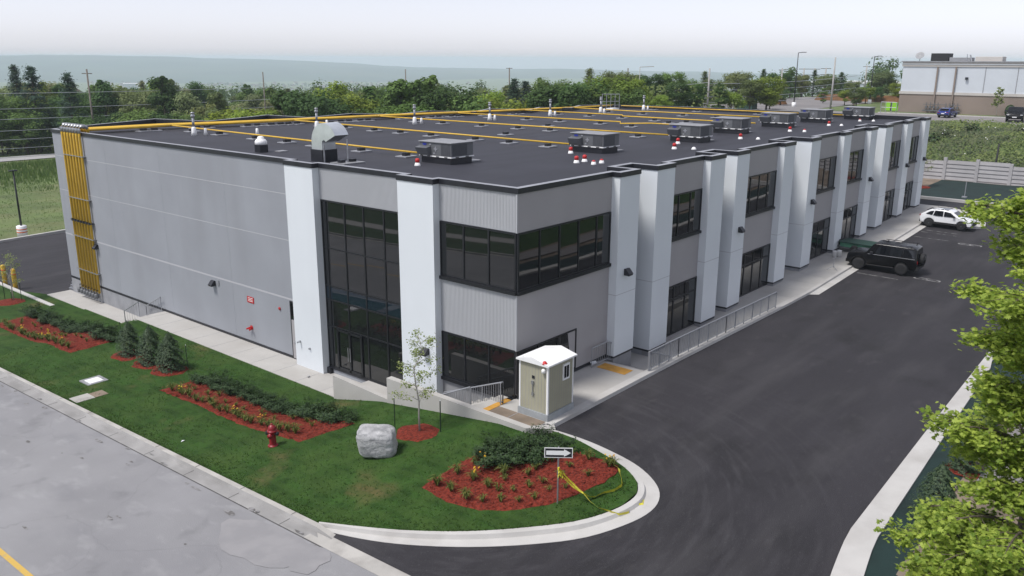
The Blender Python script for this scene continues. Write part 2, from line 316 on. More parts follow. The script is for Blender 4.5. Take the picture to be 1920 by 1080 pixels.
def pw(pts, x):
    if x <= pts[0][0]: return pts[0][1]
    for (a, b), (c, d) in zip(pts, pts[1:]):
        if x <= c: return b+(d-b)*(x-a)/(c-a)
    return pts[-1][1]
def ss(a, b, x): t = cl((x-a)/(b-a)); return t*t*(3-2*t)

# ------------------------------------------------------------------ ground heights
def zk(y): return 1.30-.043*cl(y, -40, 42)                       # street kerb line
def pk(x): return pw([(-1, 2.3), (8, 2.3), (22, 2.12), (25, 2.12), (64, 3.45), (200, 3.45)], x)
def asph(x, y):
    t = cl((x+10.4)/9.4); t = t*t*(3-2*t)*.5+t*.5
    return lerp(zk(y), pk(x)-.012*cl(-2.75-y, 0, 12), t)
EY = [(-60, 2.36), (-3, 2.42), (-1, 2.40), (3, 1.85), (6, 1.40), (9.3, .60), (28.4, .60), (31, -.40), (42, -.5), (200, -.6)]
def lawn(x, y):
    return lerp(zk(y)+.1, pw(EY, y), cl((x+10.3)/8.3))
def terrain(x, y):
    # base under the site
    a = zk(y) if x < -9 else lerp(zk(y), (pk(x) if y < 0 else lerp(pk(x), -.6, cl(y/45))), cl((x+9)/8))
    far = -1.0-.012*cl(y-66, 0, 200)
    s = lerp(a, far, ss(45, 70, y))-.35
    s = lerp(s, 7.0, ss(75, 96, x)*(1-ss(60, 110, y)))
    d = math.hypot(x, y)
    v = ss(230, 1500, d); s = lerp(s, -62-d*.004, v)
    return s
# ------------------------------------------------------------------ terrain, hills, streets
def structure(name, mb, label=None):
    o = mb.build(name); o['kind'] = 'structure'
    if label: o['label'] = label
    return o
def sheet(mb, xs, ys, zf):
    rows = [[(x, y, zf(x, y)) for x in xs] for y in ys]; mb.loft(rows); return mb
def rng(a, b, st):
    n = max(1, int(round((b-a)/st))); return [a+(b-a)*i/n for i in range(n+1)]
ax = []
v = 0.0
while v < 9300:
    ax.append(v); v += 5 if v < 160 else max(5, (v-160)*.16+8)
ax = sorted(set([-a for a in ax]+ax))
mb = MB().use(M['field'], True)
def terrain2(x, y):
    d = math.hypot(x, y); z = terrain(x, y)
    off = 1.0*(1-ss(60, 66, y))*(1-ss(64, 74, x))*(1-ss(90, 130, d))
    if d > 250: z += (noise.noise(Vector((x*.002, y*.002, 1)))*9+noise.noise(Vector((x*.0006, y*.0006, 5)))*12)*ss(250, 1200, d)
    return z-off-ss(230, 1500, d)*24
sheet(mb, ax, ax, terrain2); structure('terrain', mb)
def crest(px): return pw([(-500, 12), (0, 22), (90, 26), (170, 25), (320, 26), (400, 12), (520, 2), (640, -22), (720, -36), (830, -58), (960, -66), (1050, -60), (1150, -74), (1300, -82), (1500, -92), (2500, -95)], px)
mb = MB().use(M['hill'], True)
rows = []
for d, k in [(4300, -.25), (4900, .12), (5500, .42), (6100, .72), (6700, .93), (7000, 1.0), (7300, .93), (8000, .5)]:
    row = []
    for i in range(161):
        a = math.degrees(YAW)+46-i*.5; px = 960+1580*math.tan(YAW-R(a)) if abs(math.degrees(YAW)-a) < 60 else 0
        c = crest(px)
        c += noise.fractal(Vector((i*.11, d*.0016, 3)), 1, 2, 5)*(9 if k > .9 else 22)
        z = lerp(-118, c, k); row.append((cam.location.x+d*math.cos(R(a)), cam.location.y+d*math.sin(R(a)), z))
    rows.append(row)
mb.loft(rows); structure('hills', mb)
# street and its far side
mb = MB().use(M['street']); ys = rng(-60, 70, 2.5)
sheet(mb, rng(-26, -10.95, 1.5), ys, lambda x, y: zk(y)-.03+.02*math.sin((x+26)/15*math.pi)); structure('street', mb)
mb = MB().use(M['yelline']); sheet(mb, [-17.42, -17.25], rng(-60, 70, 2.5), lambda x, y: zk(y)+.008); structure('yellow_centre_line', mb)
M['gutter'] = overlay(mat('worn gutter and shaded kerb face', (0.285, 0.278, 0.268), 0.9, 0.12, 0.9, bump=0.2, bscale=20), (0.20, 0.195, 0.185), 1.3, 0.52, 0.68, 0.8, stretch=(1, .35, 1))
M['seam'] = mat('dark seam', (0.075, 0.072, 0.070), 0.95, 0.3, 3)
mb = MB(); yk = rng(-.3, 64, 1.5)
for mt_, prof in (('seam', [(-11.0, -.028), (-10.95, -.028)]), ('gutter', [(-10.95, -.03), (-10.52, -.005)]), ('gutter', [(-10.52, -.005), (-10.45, .115)]), ('oldkerb', [(-10.45, .115), (-10.26, .125), (-10.22, -.2)])):  # upright kerb face takes the darker gutter grey: its shade is in the colour
    mb.use(M[mt_]); mb.loft([[(x, -1.3, zk(-1.3)-.03+.001*i) for i, (x, z) in enumerate(prof)]]+[[(x, y, zk(y)+z) for x, z in prof] for y in yk])
mb.use(M['seam'])
for y in rng(1, 61, 3.0): mb.face([(-10.94, y, zk(y)-.026), (-10.52, y, zk(y)-.001), (-10.52, y+.03, zk(y)-.001), (-10.94, y+.03, zk(y)-.026)]); mb.face([(-10.449, y, zk(y)+.119), (-10.26, y, zk(y)+.129), (-10.26, y+.03, zk(y)+.129), (-10.449, y+.03, zk(y)+.119)])
structure('street_kerb', mb)
mb = MB().use(M['oldkerb']); mb.loft([[(-10.95, y, zk(y)-.025), (-10.4, y, zk(y)-.004)] for y in rng(-15.5, -.3, 1.5)]); structure('driveway_gutter', mb)
mb = MB().use(M['oldkerb']); mb.loft([[(x, y, zk(y)+z) for x, z in [(-26.6, -.2), (-26.55, .12), (-26.35, .12), (-26.3, 0), (-25.98, -.02)]] for y in rng(-60, 70, 3)]); structure('opposite_kerb', mb)
mb = MB().use(M['lawn']); sheet(mb, rng(-60, -26.55, 4), rng(-60, 70, 4), lambda x, y: zk(y)+.10-.012*(x+26)); structure('opposite_verge', mb)
mb = MB().use(M['concrete']); sheet(mb, [-31.6, -30], rng(-60, 70, 4), lambda x, y: zk(y)+.10-.012*(x+26)+.02); structure('opposite_footpath', mb)
# driveway / parking asphalt
NOSE = [(-10.4, -.3), (-9.95, -1.95), (-9.36, -3.4), (-8.37, -5.11), (-7.19, -6.62), (-5.97, -7.77), (-4.5, -8.47), (-3.42, -8.62), (-2.55, -8.3), (-1.9, -7.6), (-1.42, -6.6), (-1.15, -5.3), (-1.0, -2.6)]
def aband(xs, ya, yb, n=8):
    return [[(x, lerp(ya(x), yb(x), j/n), asph(x, lerp(ya(x), yb(x), j/n))) for j in range(n+1)] for x in xs]
mb = MB().use(M['asphalt'])
mb.loft(aband(rng(-10.4, -1, .3), lambda x: -13.65-.02*max(0, 24-x)-(.0 if x > -1 else .10*(-1-x)**1.2), lambda x: pw(NOSE, x)+.3))
mb.loft(aband(rng(-1, 56.6, 2), lambda x: -13.9, lambda x: -2.5))
mb.loft([[(x, y, asph(x, min(y, -3))) for y in rng(-18, 44, 4)] for x in (56.6, 58, 59.5, 61.0)])
structure('parking_asphalt', mb)
mb = MB().use(M['asphalt'])
mb.loft([[(x, y, -.62) for x in rng(-2.4, 60, 5)] for y in rng(42.4, 65, 4)]); structure('rear_lot_asphalt', mb)
# nose kerb
outer = [(-1.12, -2.75), (-1.05, -4.1), (-1.15, -5.3), (-1.42, -6.6), (-1.9, -7.6), (-2.55, -8.3), (-3.42, -8.62), (-4.5, -8.47), (-5.97, -7.77), (-7.19, -6.62), (-8.37, -5.11), (-9.36, -3.4), (-9.95, -1.95), (-10.4, -.3)]
inner = [(-1.42, -2.9), (-1.45, -4.1), (-1.7, -5.2), (-2.08, -6.5), (-2.45, -7.2), (-2.85, -7.65), (-3.5, -7.9), (-4.5, -7.75), (-5.69, -7.12), (-6.85, -6.0), (-7.93, -4.7), (-8.9, -3.15), (-9.6, -1.7), (-10.24, -.2)]
def smoothline(pts, k=4):
    P = [Vector((p[0], p[1], 0)) for p in pts]; out = []
    for i in range(len(P)-1):
        p0, p1, p2, p3 = P[max(0, i-1)], P[i], P[i+1], P[min(len(P)-1, i+2)]
        for j in range(k):
            t = j/k; out.append(.5*((2*p1)+(p2-p0)*t+(2*p0-5*p1+4*p2-p3)*t*t+(3*p1-p0-3*p2+p3)*t**3))
    out.append(P[-1]); return out
so, si = smoothline(outer), smoothline(inner)
mb = MB().use(M['kerb']); rows = []
for a, b in zip(so, si):
    za = asph(a.x, a.y); zb = asph(b.x, b.y)+.16
    p = lambda t: b.lerp(a, t)
    rows.append([(p(-.02).x, p(-.02).y, zb-.3), (p(0).x, p(0).y, zb), (p(.30).x, p(.30).y, zb-.01), (p(.38).x, p(.38).y, za+.03), (p(1).x, p(1).y, za+.012), (p(1.01).x, p(1.01).y, za-.2)])
mb.loft(rows); structure('driveway_kerb', mb)
# lawn
nin = [p for p in si]
def nx(y, side):
    best = None
    for a, b in zip(nin, nin[1:]):
        if (a.y-y)*(b.y-y) <= 0 and abs(a.y-b.y) > 1e-6:
            x = lerp(a.x, b.x, (y-a.y)/(b.y-a.y))
            if best is None or (side < 0 and x < best) or (side > 0 and x > best): best = x
    return best
mb = MB().use(M['lawn'], True); rows = []
yl = rng(-7.85, -.2, .3)+rng(.3, 44, .8)+rng(45, 66, 2)
def lawn_x(y):
    xl = -10.24 if y > -.25 else nx(y, -1)
    xr = nx(y, 1) if y < -2.95 else (-2.13 if y < 9.3 else (-1.98 if y < 28.6 else -1.5+(0 if y < 42 else -1.2*ss(42, 46, y))))
    return (xl if xl is not None else -3.5), (xr if xr is not None else -3.5)
LAWNN = lambda x, y: .035*noise.noise(Vector((x*.5, y*.5, 0)))
for y in yl:
    xl, xr = lawn_x(y)
    rows.append([(lerp(xl, xr, j/16), y, lawn(lerp(xl, xr, j/16), y)+(LAWNN(lerp(xl, xr, j/16), y) if 0 < j < 16 else 0)) for j in range(17)])
mb.loft(rows); structure('lawn', mb)
# grass tufts standing on the lawn
mb = MB().use(L_['grass']); rg = random.Random(3)
beds_excl = []
def in_poly(x, y, poly):
    c = False; n = len(poly)
    for i in range(n):
        (x1, y1), (x2, y2) = poly[i], poly[(i+1) % n]
        if (y1 > y) != (y2 > y) and x < (x2-x1)*(y-y1)/(y2-y1)+x1: c = not c
    return c
bed1 = [(-6.98, 36.9), (-4.3, 37.7), (-4.75, 25.5), (-7.15, 25.6)]
bed2 = [(-6.9, 16.4), (-4.95, 16.3), (-4.45, 4.95), (-6.85, 5.35)]
bed3 = [(-6.96, -1.63), (-6.0, -1.55), (-4.3, -1.75), (-3.2, -2.5), (-2.3, -4.6), (-2.05, -6.1), (-2.4, -6.65), (-3.36, -6.62), (-4.52, -6.32), (-5.43, -5.91), (-6.35, -5.11), (-6.9, -4.22), (-7.12, -2.97)]
for i in range(13000):
    y = rg.uniform(-7.6, 30); xl, xr = lawn_x(y)
    x = rg.uniform(xl, xr)
    if rg.random() < .25: x = xl+rg.random()**2*.5
    if any(in_poly(x, y, b) for b in (bed1, bed2, bed3)): continue
    z = lawn(x, y)-.01; h = rg.uniform(.03, .075); a = rg.uniform(0, 6.28); w = .012+.012*rg.random()
    for k in range(2):
        a += 2.1; dx, dy = math.cos(a), math.sin(a)
        mb.face([(x-dy*w, y+dx*w, z), (x+dy*w, y-dx*w, z), (x+dx*h*.6, y+dy*h*.6, z+h)])
o = mb.build('grass'); tag(o, 'short green grass blades of the mown front lawn', kind='stuff')

# ------------------------------------------------------------------ pavements, stairs, retaining walls
def kz(x): return asph(x, -2.9)+.14
def wz(x): return 2.45 if x < 6.3 else pw([(8.3, 1.62), (23, 2.25)], x) if x < 23 else kz(x)
mb = MB().use(M['concrete'])
mb.box(-1.15, 6.2, -2.5, .02, 1.0, 2.45)
for i in range(5): mb.box(6.2+.42*i, 6.2+.42*(i+1), -2.35, .02, .9, 2.45-.165*(i+1))
xs = rng(8.3, 57.4, 1.4)
mb.loft([[(x, -2.5, wz(x)), (x, 1.0, wz(x)+.02)] for x in xs])
mb.use(M['kerb']); rows = []
for x in [-1.1]+rng(6, 57.4, 1.2):
    z = max(kz(x), wz(x)) if x > 6.3 else 2.46
    rows.append([(x, -2.36, min(wz(x), 1.5)-.3), (x, -2.36, z), (x, -2.72, z), (x, -2.76, asph(x, -2.8)-.2)])
mb.loft(rows)
mb.add([(24.9, -2.74, asph(24.9, -2.8)+.016), (48.9, -2.74, asph(48.9, -2.8)+.016), (48.9, -3.22, asph(48.9, -3.2)+.010), (25.3, -3.22, asph(25.3, -3.2)+.010)], [(0, 3, 2, 1)])
structure('front_pavement', mb)
mb = MB().use(M['kerb'])
isl = [(57.4, -2.0), (57.2, -3.3), (56.3, -4.6), (55.3, -5.3), (53.8, -6.2), (52.3, -6.85), (51.1, -7.05), (50.2, -6.6), (49.9, -6.0), (50.2, -4.5), (50.3, -2.6), (53.5, -2.0)]
mb.prism(isl, lambda x, y: asph(x, y)-.1, lambda x, y: asph(x, y)+.15); structure('pavement_island', mb)
mb = MB().use(M['concrete'])
mb.box(-1.98, .02, 9.2, 28.6, -.2, .62)
for i in range(6): mb.box(-1.6, .02, 28.6+.36*i, 28.6+.36*(i+1), -1, .62-.18*(i+1)+.012)
mb.box(-1.62, .02, 30.7, 42.3, -1, -.45)
mb.use(M['concrete']); mb.box(-1.93, .02, 3.7, 9.2, -.2, .93)
for i in range(8): mb.box(-1.93, .02, 3.7-.42*(i+1), 3.7-.42*i, -.1, .93+.19*(i+1))
mb.box(-1.93, -1.0, -2.4, .34, .5, 2.447)
structure('side_pavement', mb)
mb = MB().use(M['pave']); 
for y in rng(10.5, 28, 2.0): mb.box(-1.975, -.02, y, y+.02, .60, .6235)
for x in rng(10, 55, 1.9):
    if x > 23: mb.add([(x, -2.3, wz(x)+.004), (x+.025, -2.3, wz(x)+.004), (x+.025, -.6, wz(x)+.021), (x, -.6, wz(x)+.021)], [(0, 1, 2, 3)])
structure('pavement_joints', mb)
mb = MB().use(M['soil']); mb.box(-1.90, -1.03, -2.38, .2, 2.44, 2.457); mb.use(M['pave']); mb.box(-1.9, -1.03, -1.0, -.97, 2.44, 2.462)
structure('paved_pad', mb)
t = MB().use(M['concrete']); vs = []
t.prism([(-2.16, 9.22), (-2.16, 5.45), (-1.93, 5.45), (-1.93, 9.22)], 0, lambda x, y: 1.62+.05*(y-5.45), bottom=True)
t.prism([(-2.19, 5.45), (-2.19, -2.3), (-1.90, -2.3), (-1.90, 5.45)], .5, lambda x, y: 2.64 if y > 4 else 2.58, bottom=True)
t.prism([(-2.19, -2.3), (-1.3, -3.05), (-1.0, -2.75), (-1.90, -2.3)], .5, lambda x, y: 2.58 if x < -1.8 else 2.46, bottom=True)
o = fixn(t.build('retaining_wall')); tag(o, 'low pale concrete retaining wall stepping up between lawn and glazed entrance', 'retaining wall')

# right hand kerb, erosion blanket, far beds
def rk(x): return -13.45-.02*max(0, 24-x)-(.0 if x > -1 else .10*(-1-x)**1.2)
def rw(x): return .38 if x > 17.8 else lerp(.82, .52, cl((x+3)/21))
mb = MB().use(M['kerb']); rows = []
for x in rng(-6.5, 17.7, .8)+[17.75, 17.8]+rng(19, 60, 3):
    y = rk(x); w = rw(x); z = asph(x, y)+.0
    rows.append([(x, y+.01, z-.2), (x, y, z+.10 if x > -4 else z+.05), (x, y-w, z+.12), (x, y-w-.02, z-.3)])
mb.loft(rows); structure('far_side_kerb', mb)
mb = MB().use(M['blanket'], True)
mb.loft([[(x, lerp(rk(x)-rw(x), -15.75, j/6), asph(x, rk(x))+.06+.03*noise.noise(Vector((x, j*.4, 2)))) for j in range(7)] for x in rng(-9, 60, .7)])
structure('green_erosion_blanket', mb)
mb = MB().use(M['soil'], True); mb.loft([[(x, y, asph(x, -14)+.05+.06*noise.noise(Vector((x*.6, y, 4)))) for y in (-15.7, -17, -18.2)] for x in rng(-9.5, 60, 1.5)]); structure('bare_soil', mb)
mb = MB().use(M['lawn'], True); mb.loft([[(x, y, asph(max(x, -10), -14)+.04) for y in (-18.15, -24, -32, -60)] for x in rng(-10, 60, 5)]); structure('far_verge', mb)
mb = MB().use(M['farroad']); mb.loft([[(x, y, asph(x, -14)+.16) for y in (-16.2, -17.6)] for x in rng(4, 60, 3)]); structure('footpath', mb)
mb = MB().use(M['kerb']); rows = []
for y in rng(-18, 45, 3):
    x = 60.9+.0*y; z = 3.42
    rows.append([(x, y, z-.3), (x, y, z+.17), (x+.3, y, z+.18), (x+.32, y, z-.1)])
mb.loft(rows); structure('end_kerb', mb)
mb = MB().use(M['soil'], True); mb.loft([[(x, y, 3.5+.02*(x-61)+.08*noise.noise(Vector((x*.4, y*.4, 7)))) for x in rng(61.1, 76, 2)] for y in rng(-20, 46, 3)]); structure('end_bed', mb)
mb = MB().use(M['blanket'], True); mb.loft([[(x, y, 3.56+.02*(x-61)+.08*noise.noise(Vector((x*.4, y*.4, 7)))) for x in rng(61.3, 73.0, 1.3)] for y in rng(-9.0, 1.6, 1.5)]); structure('end_erosion_blanket', mb)
mb = MB().use(M['kerb'])
mb.loft([[(-2.75+(0 if y < 48 else 0), y, zz) for zz in (-1, -.42)]+[(-2.45, y, -.42), (-2.45, y, -.8)] for y in rng(39, 66, 3)])
mb.loft([[(x, 64.6+.12*(x-3), -1), (x, 64.6+.12*(x-3), -.42), (x, 64.95+.12*(x-3), -.42), (x, 65+.12*(x-3), -1)] for x in rng(-2.6, 60, 4)])
structure('rear_lot_kerb', mb)
mb = MB().use(M['rearroad']); mb.loft([[(x, y0+dy-.03*(x-40), terrain2(x, y0+dy-.03*(x-40))+.12+.002*dy) for dy in (0, 2, 4, 6, 8)] for y0 in (147,) for x in rng(-120, 110, 5)]); structure('rear_road', mb)
# upper lot beyond the end of the building
mb = MB().use(M['farroad']); sheet(mb, rng(116, 133, 4), rng(-60, 40, 5), lambda x, y: 7.06); sheet(mb, rng(114, 190, 6), rng(40, 62, 4), lambda x, y: 7.05); structure('upper_lot', mb)
mb = MB().use(M['roadpaint']); 
for i in range(9): mb.box(125.5, 131.5, -22+4.5*i, -21.8+4.5*i, 7.05, 7.075)
structure('upper_lot_markings', mb)
mb = MB().use(M['kerb']); mb.box(133, 133.5, -60, 27, 6.8, 7.2); structure('upper_lot_kerb', mb)
mb = MB().use(M['field']); mb.box(133.5, 138.5, -60, 27, 6.8, 7.15); structure('grass_strip', mb)
# worn paint at the bay ends
mb = MB().use(M['roadpaint'])
def dash(x0, y0, x1, y1, w=.12):
    d = Vector((x1-x0, y1-y0, 0)).normalized(); n = Vector((-d.y, d.x, 0))*w/2
    mb.face([(x0+n.x, y0+n.y, asph(x0, y0)+.008), (x0-n.x, y0-n.y, asph(x0, y0)+.008), (x1-n.x, y1-n.y, asph(x1, y1)+.008), (x1+n.x, y1+n.y, asph(x1, y1)+.008)])
for x0 in (32.6, 44.1):
    dash(x0, -6.75, x0, -8.2); dash(x0+.35, -6.75, x0+.35, -8.2); dash(x0, -6.7, x0+.38, -6.7); dash(x0+.38, -7.4, x0, -7.5); dash(x0, -8.2, x0+.35, -8.2)
for x0 in (31.6, 44.6, 46.6, 47.4): dash(x0, -3.4, x0, -6.0, .1)
structure('bay_markings', mb)
rg = random.Random(61)
M['patch'] = mat('pale worn patch', (0.268, 0.262, 0.264), 0.9, color2=(0.238, 0.234, 0.238), scale=1.2, lo=.4, hi=.6, detail=6)
M['debris'] = mat('dark gutter grit', (0.12, 0.115, 0.11), 0.95, color2=(0.24, 0.235, 0.235), scale=5, lo=.45, hi=.56, detail=6)
def blot(mb, x, y, rx, ry, dz, n=22):
    pts = []
    for k in range(n):
        a = 2*math.pi*k/n; f = 1+.4*noise.fractal(Vector((math.cos(a)*1.3+x*3, math.sin(a)*1.3+y*3, 0)), 1, 2, 3); px, py = x+rx*f*math.cos(a), y+ry*f*math.sin(a); px = min(px, -10.55); pts.append((px, py, zk(py)+dz+.02*math.sin((px+26)/15*math.pi)*(1 if px < -10.95 else 0)-(.03 if px < -10.95 else .01)))
    mb.face(pts)
q = MB().use(M['patch']); blot(q, -11.9, .6, 1.1, 1.9, .012); blot(q, -11.6, -1.3, .7, .9, .0135); structure('street_patch', q)
q = MB().use(M['debris'])
for i in range(20): blot(q, -10.75-rg.random()**2*.9, rg.uniform(-2, 30), rg.uniform(.03, .12), rg.uniform(.06, .35), .006+.0005*i, 12)
for i in range(18): blot(q, rg.uniform(-16.5, -11.5), rg.uniform(-2, 26), rg.uniform(.02, .08), rg.uniform(.04, .22), .006+.0005*i, 10)
structure('street_grit', q)
mb = MB().use(M['roadpaint'])
rg = random.Random(5)
# ------------------------------------------------------------------ haze
# ------------------------------------------------------------------ the building
YF = -.05; ZC = 10.98; ZR = 10.85; XE = 56.8
PIL = [(6.58, 8.25), (9.8, 11.47), (15.2, 16.85), (18.3, 19.86), (24.75, 26.36), (29.05, 30.62), (35.05, 36.5), (40.75, 42.2), (44.3, 46.02), (50.0, 51.5), (55.3, XE)]
SLOT = [(8.25, 9.83), (16.85, 18.33), (26.36, 29.08), (42.2, 44.33)]
back = [(52.4, 32.9), (51.0, 33.4), (46.6, 31.4), (45.0, 34.2), (41.3, 32.5), (39.6, 36.3), (34.9, 34.1), (32.6, 38.0), (27.2, 36.5), (25.3, 40.3), (19.4, 38.7), (18.9, 43.9), (11.4, 40.9), (9.9, 46.3), (2.5, 43.1), (0, 41.75)]
core = [(0, YF)]
for a, b in SLOT: core += [(a, YF), (a, .9), (b, .9), (b, YF)]
core += [(XE, YF), (XE, 24), (53.9, 32.4)]+back
bld = empty('commercial_building', (0, 0, 0))
tag(bld, 'long two storey grey and white commercial building with flat dark roof', 'building')
mb = MB().use(M['precast']); mb.prism(core, -1.2, ZC, top=False)
# facing in the right hand facade's warmer grey
mb.build('wall', bld)
segs = [(11.47, 15.2), (19.86, 24.75), (30.62, 35.05), (36.5, 40.75), (46.02, 50.0), (51.5, 55.3)]
def fpanel(*bx): q = MB().use(M['panel']); q.box(*bx); q.build('facade_panel', bld)
for a, b in segs: fpanel(a, b, YF-.03, YF+.1, 1.4, ZC-.004)
fpanel(-.02, 6.58, YF-.03, YF+.1, 2.5, 7.0); fpanel(-.02, 6.58, YF-.03, YF+.1, 9.43, ZC-.004)
# ribbed cladding on the side of the corner and above the glazed entrance
def ribs(y0, y1, z0, z1, corner=False):
    mb = MB().use(M['ribbed'])
    n = int((y1-y0)/.075); p = []
    for i in range(n):
        a = y0+(y1-y0)*i/n; w = (y1-y0)/n
        p += [(-.03, a), (-.03, a+w*.55), (-.044, a+w*.62), (-.044, a+w*.93)]
    p.append((-.03, y1)); mb.loft([[(x, y, z0) for x, y in p], [(x, y, z1) for x, y in p]])
    mb.box(-.03, 0.02, y0, y1, z0, z0+.01)
    if corner: mb.box(-.075, -.025, -.085, -.02, z0, z1)
    mb.build('ribbed_cladding', bld)
ribs(-.02, 4.25, 4.55, 6.9, True); ribs(-.02, 4.25, 9.43, ZC-.003, True); ribs(6.3, 12.3, 9.47, ZC-.003)
# pilasters
def gz(x): return wz(x)
for i, (a, b) in enumerate(PIL):
    zb = [2.97, 2.05, 2.2, 2.35, 2.53, 2.70, 2.86, 3.05, 3.17, 3.33, 3.45][i]
    if i == 0: zb = 2.6
    y1 = .95 if i in (1, 3, 5, 8) else .1
    m = MB().use(M['white']); m.box(a, b, -.5, y1, zb, ZC-.002)
    p = m.build('pilaster', bld)
    m = MB().use(M['caulk']); m.box(a-.004, b+.004, -.504, y1-.01, 5.55, 5.575); m.build('panel_joint', p)
    m = MB().use(M['black']); m.box(a+.02, b-.02, -.485, y1, zb-.10, zb)
    m.build('base_flashing', p)
    m = MB().use(M['pave']); m.box(a+.05, b-.05, -.45, y1, 0.6, zb-.10); m.build('plinth', p)
for y0, y1, zb in [(12.22, 14.42, .62), (4.17, 6.33, .9)]:
    m = MB().use(M['white']); m.box(-.42, .1, y0, y1, zb, ZC-.002); m.build('pilaster', bld)
# base flashing and plinth of the walls
m = MB().use(M['black']); m.box(-.025, .05, 14.42, 41.75, .62, .76); m.build('base_flashing', bld)
m = MB().use(M['black']); m.box(-.02, 6.58, YF-.05, 0, 2.50, 2.64); m.build('base_flashing', bld)
m = MB().use(M['pave']); m.box(-.012, .05, 28.4, 41.75, -.6, .618); m.build('plinth', bld)
m = MB().use(M['pave']); m.box(-.012, 6.58, YF-.012, 0.02, 1.0, 2.5); m.build('plinth', bld)
m = MB().use(M['pave']); m.box(-.02, .05, 0, 4.17, .8, 2.38)
for y in (1.05, 2.1, 3.15): m.box(-.028, -.02, y, y+.02, .9, 2.38)
m.build('plinth', bld)
# joints between the precast panels
for z, h in ((9.40, .035), (7.02, .035), (3.84, .09)):
    m = MB().use(M['caulk']); m.box(-.006, .03, 14.44, 41.74, z, z+h); m.build('panel_joint', bld)
for y in (20.6, 27.4, 34.2): m = MB().use(M['precast']); m.box(-.004, .03, y, y+.022, .77, 10.97); m.build('panel_joint', bld)
# parapet: black fascia, pale cap
ring = [(0, YF), (6.58, YF), (6.58, -.5)]
k = 0
ring = [(-.42, 0)]
def outline():
    p = [(-.06, YF-.06)]
    for i, (a, b) in enumerate(PIL):
        ya = .9 if i in (1, 3, 5, 8) else YF-.03
        yb = .9 if i in (0, 2, 4, 7) else YF-.03
        p += [(a, ya), (a, -.5), (b, -.5)]
        if i == len(PIL)-1: break
        p += [(b, yb)]
    p += [(XE, 24), (53.9, 32.4)]+back[:-1]+[(-.02, 41.78)]
    for y0, y1 in ((12.22, 14.42), (4.17, 6.33)): p += [(-.03, y1), (-.42, y1), (-.42, y0), (-.06, y0)]
    return p
def offset(poly, d):
    n = len(poly); out = []
    for i in range(n):
        a, b, c = Vector(poly[i-1]), Vector(poly[i]), Vector(poly[(i+1) % n])
        e1 = (b-a).normalized(); e2 = (c-b).normalized(); n1 = Vector((-e1.y, e1.x)); n2 = Vector((-e2.y, e2.x))
        m_ = n1+n2; s = m_.dot(n1)
        m_ = n1 if s < .2 else m_/s
        out.append(tuple(b+m_*d))
    return out
ol = outline(); oo = offset(ol, -.035); oi = offset(ol, .26)
m = MB(); n = len(ol)
def ringwall(poly, z0, z1, mt):
    m.use(mt); k = len(poly); m.add([(p[0], p[1], z) for z in (z0, z1) for p in poly], [(i, (i+1) % k, k+(i+1) % k, k+i) for i in range(k)])
def ringflat(pa, pb, z, mt):
    m.use(mt); k = len(pa); m.add([(p[0], p[1], z) for p in pa]+[(p[0], p[1], z) for p in pb], [(i, (i+1) % k, k+(i+1) % k, k+i) for i in range(k)])
ringwall(oo, ZC, 11.2, M['black']); ringflat(oo, ol, ZC, M['black']); ringflat(oo, oi, 11.2, M['cap'])
m.build('parapet_cap', bld)
m = MB(); ringwall(oi, 10.6, 11.195, M['black']); m.build('parapet_upstand', bld)
m = MB().use(M['roof']); m.face([(p[0], p[1], ZR) for p in offset(ol, .2)]); o = m.build('roof', bld)
bm = bmesh.new(); bm.from_mesh(o.data); bmesh.ops.triangulate(bm, faces=bm.faces); bm.to_mesh(o.data); bm.free()
# windows ------------------------------------------------------------
def window(axis, a, b, z0, z1, vcuts, hcuts=(), off=0.0, fr=.07, sill=True, plane=None, name='window', spand=None):
    """axis 'x': on the right hand facade (spans x); axis 'y': on the left hand facade (spans y)"""
    f = MB().use(M['frame']); g = MB().use(M['glass'])
    pl = plane if plane is not None else (YF-.03 if axis == 'x' else -.02)
    def bx(mb_, u0, u1, v0, v1, d0, d1):
        if axis == 'x': mb_.box(u0, u1, pl-d1, pl-d0, v0, v1)
        else: mb_.box(pl-d1, pl-d0, u0, u1, v0, v1)
    bx(f, a, a+fr, z0, z1, -.03, .04); bx(f, b-fr, b, z0, z1, -.03, .04)
    bx(f, a+fr, b-fr, z1-fr, z1, -.03, .04); bx(f, a+fr, b-fr, z0, z0+fr, -.03, .04)
    for v in vcuts: bx(f, v-fr*.55, v+fr*.55, z0+fr, z1-fr, -.03, .045)
    for h in hcuts: bx(f, a+fr, b-fr, h-fr*.5, h+fr*.5, -.03, .038)
    if sill: bx(f, a-.05, b+.05, z0-.14, z0-.002, -.03, .12)
    w = f.build(name, bld)
    U = [a+.01]+sorted(vcuts)+[b-.01]; V = [z0+.01]+sorted(hcuts)+[z1-.01]
    for u0, u1 in zip(U, U[1:]):
        for v0, v1 in zip(V, V[1:]):
            tu, tv = rnd.gauss(0, .0035), rnd.gauss(0, .0035); P = []
            for u, v in ((u0, v0), (u1, v0), (u1, v1), (u0, v1)):
                d_ = pl-.012-tu*(u-(u0+u1)/2)-tv*(v-(v0+v1)/2); P.append((u, d_, v) if axis == 'x' else (d_, u, v))
            g.face(P if axis == 'x' else P[::-1])
    g.build('glass', w)
    if spand:
        s_ = MB().use(M['spandrel']); bx(s_, a+.02, b-.02, spand[0], spand[1], -.01, .02); s_.build('spandrel', w)
    return w
def cuts(a, b, n): return [a+(b-a)*i/n for i in range(1, n)]
wins = [(11.5, 15.17, 3, 2.05, 4.75), (19.9, 24.72, 4, 2.35, 5.0), (30.66, 35.0, 4, 2.68, 5.25), (36.55, 40.7, 4, 2.85, 5.42), (46.06, 49.95, 4, 3.1, 5.6), (51.55, 55.25, 4, 3.3, 5.72)]
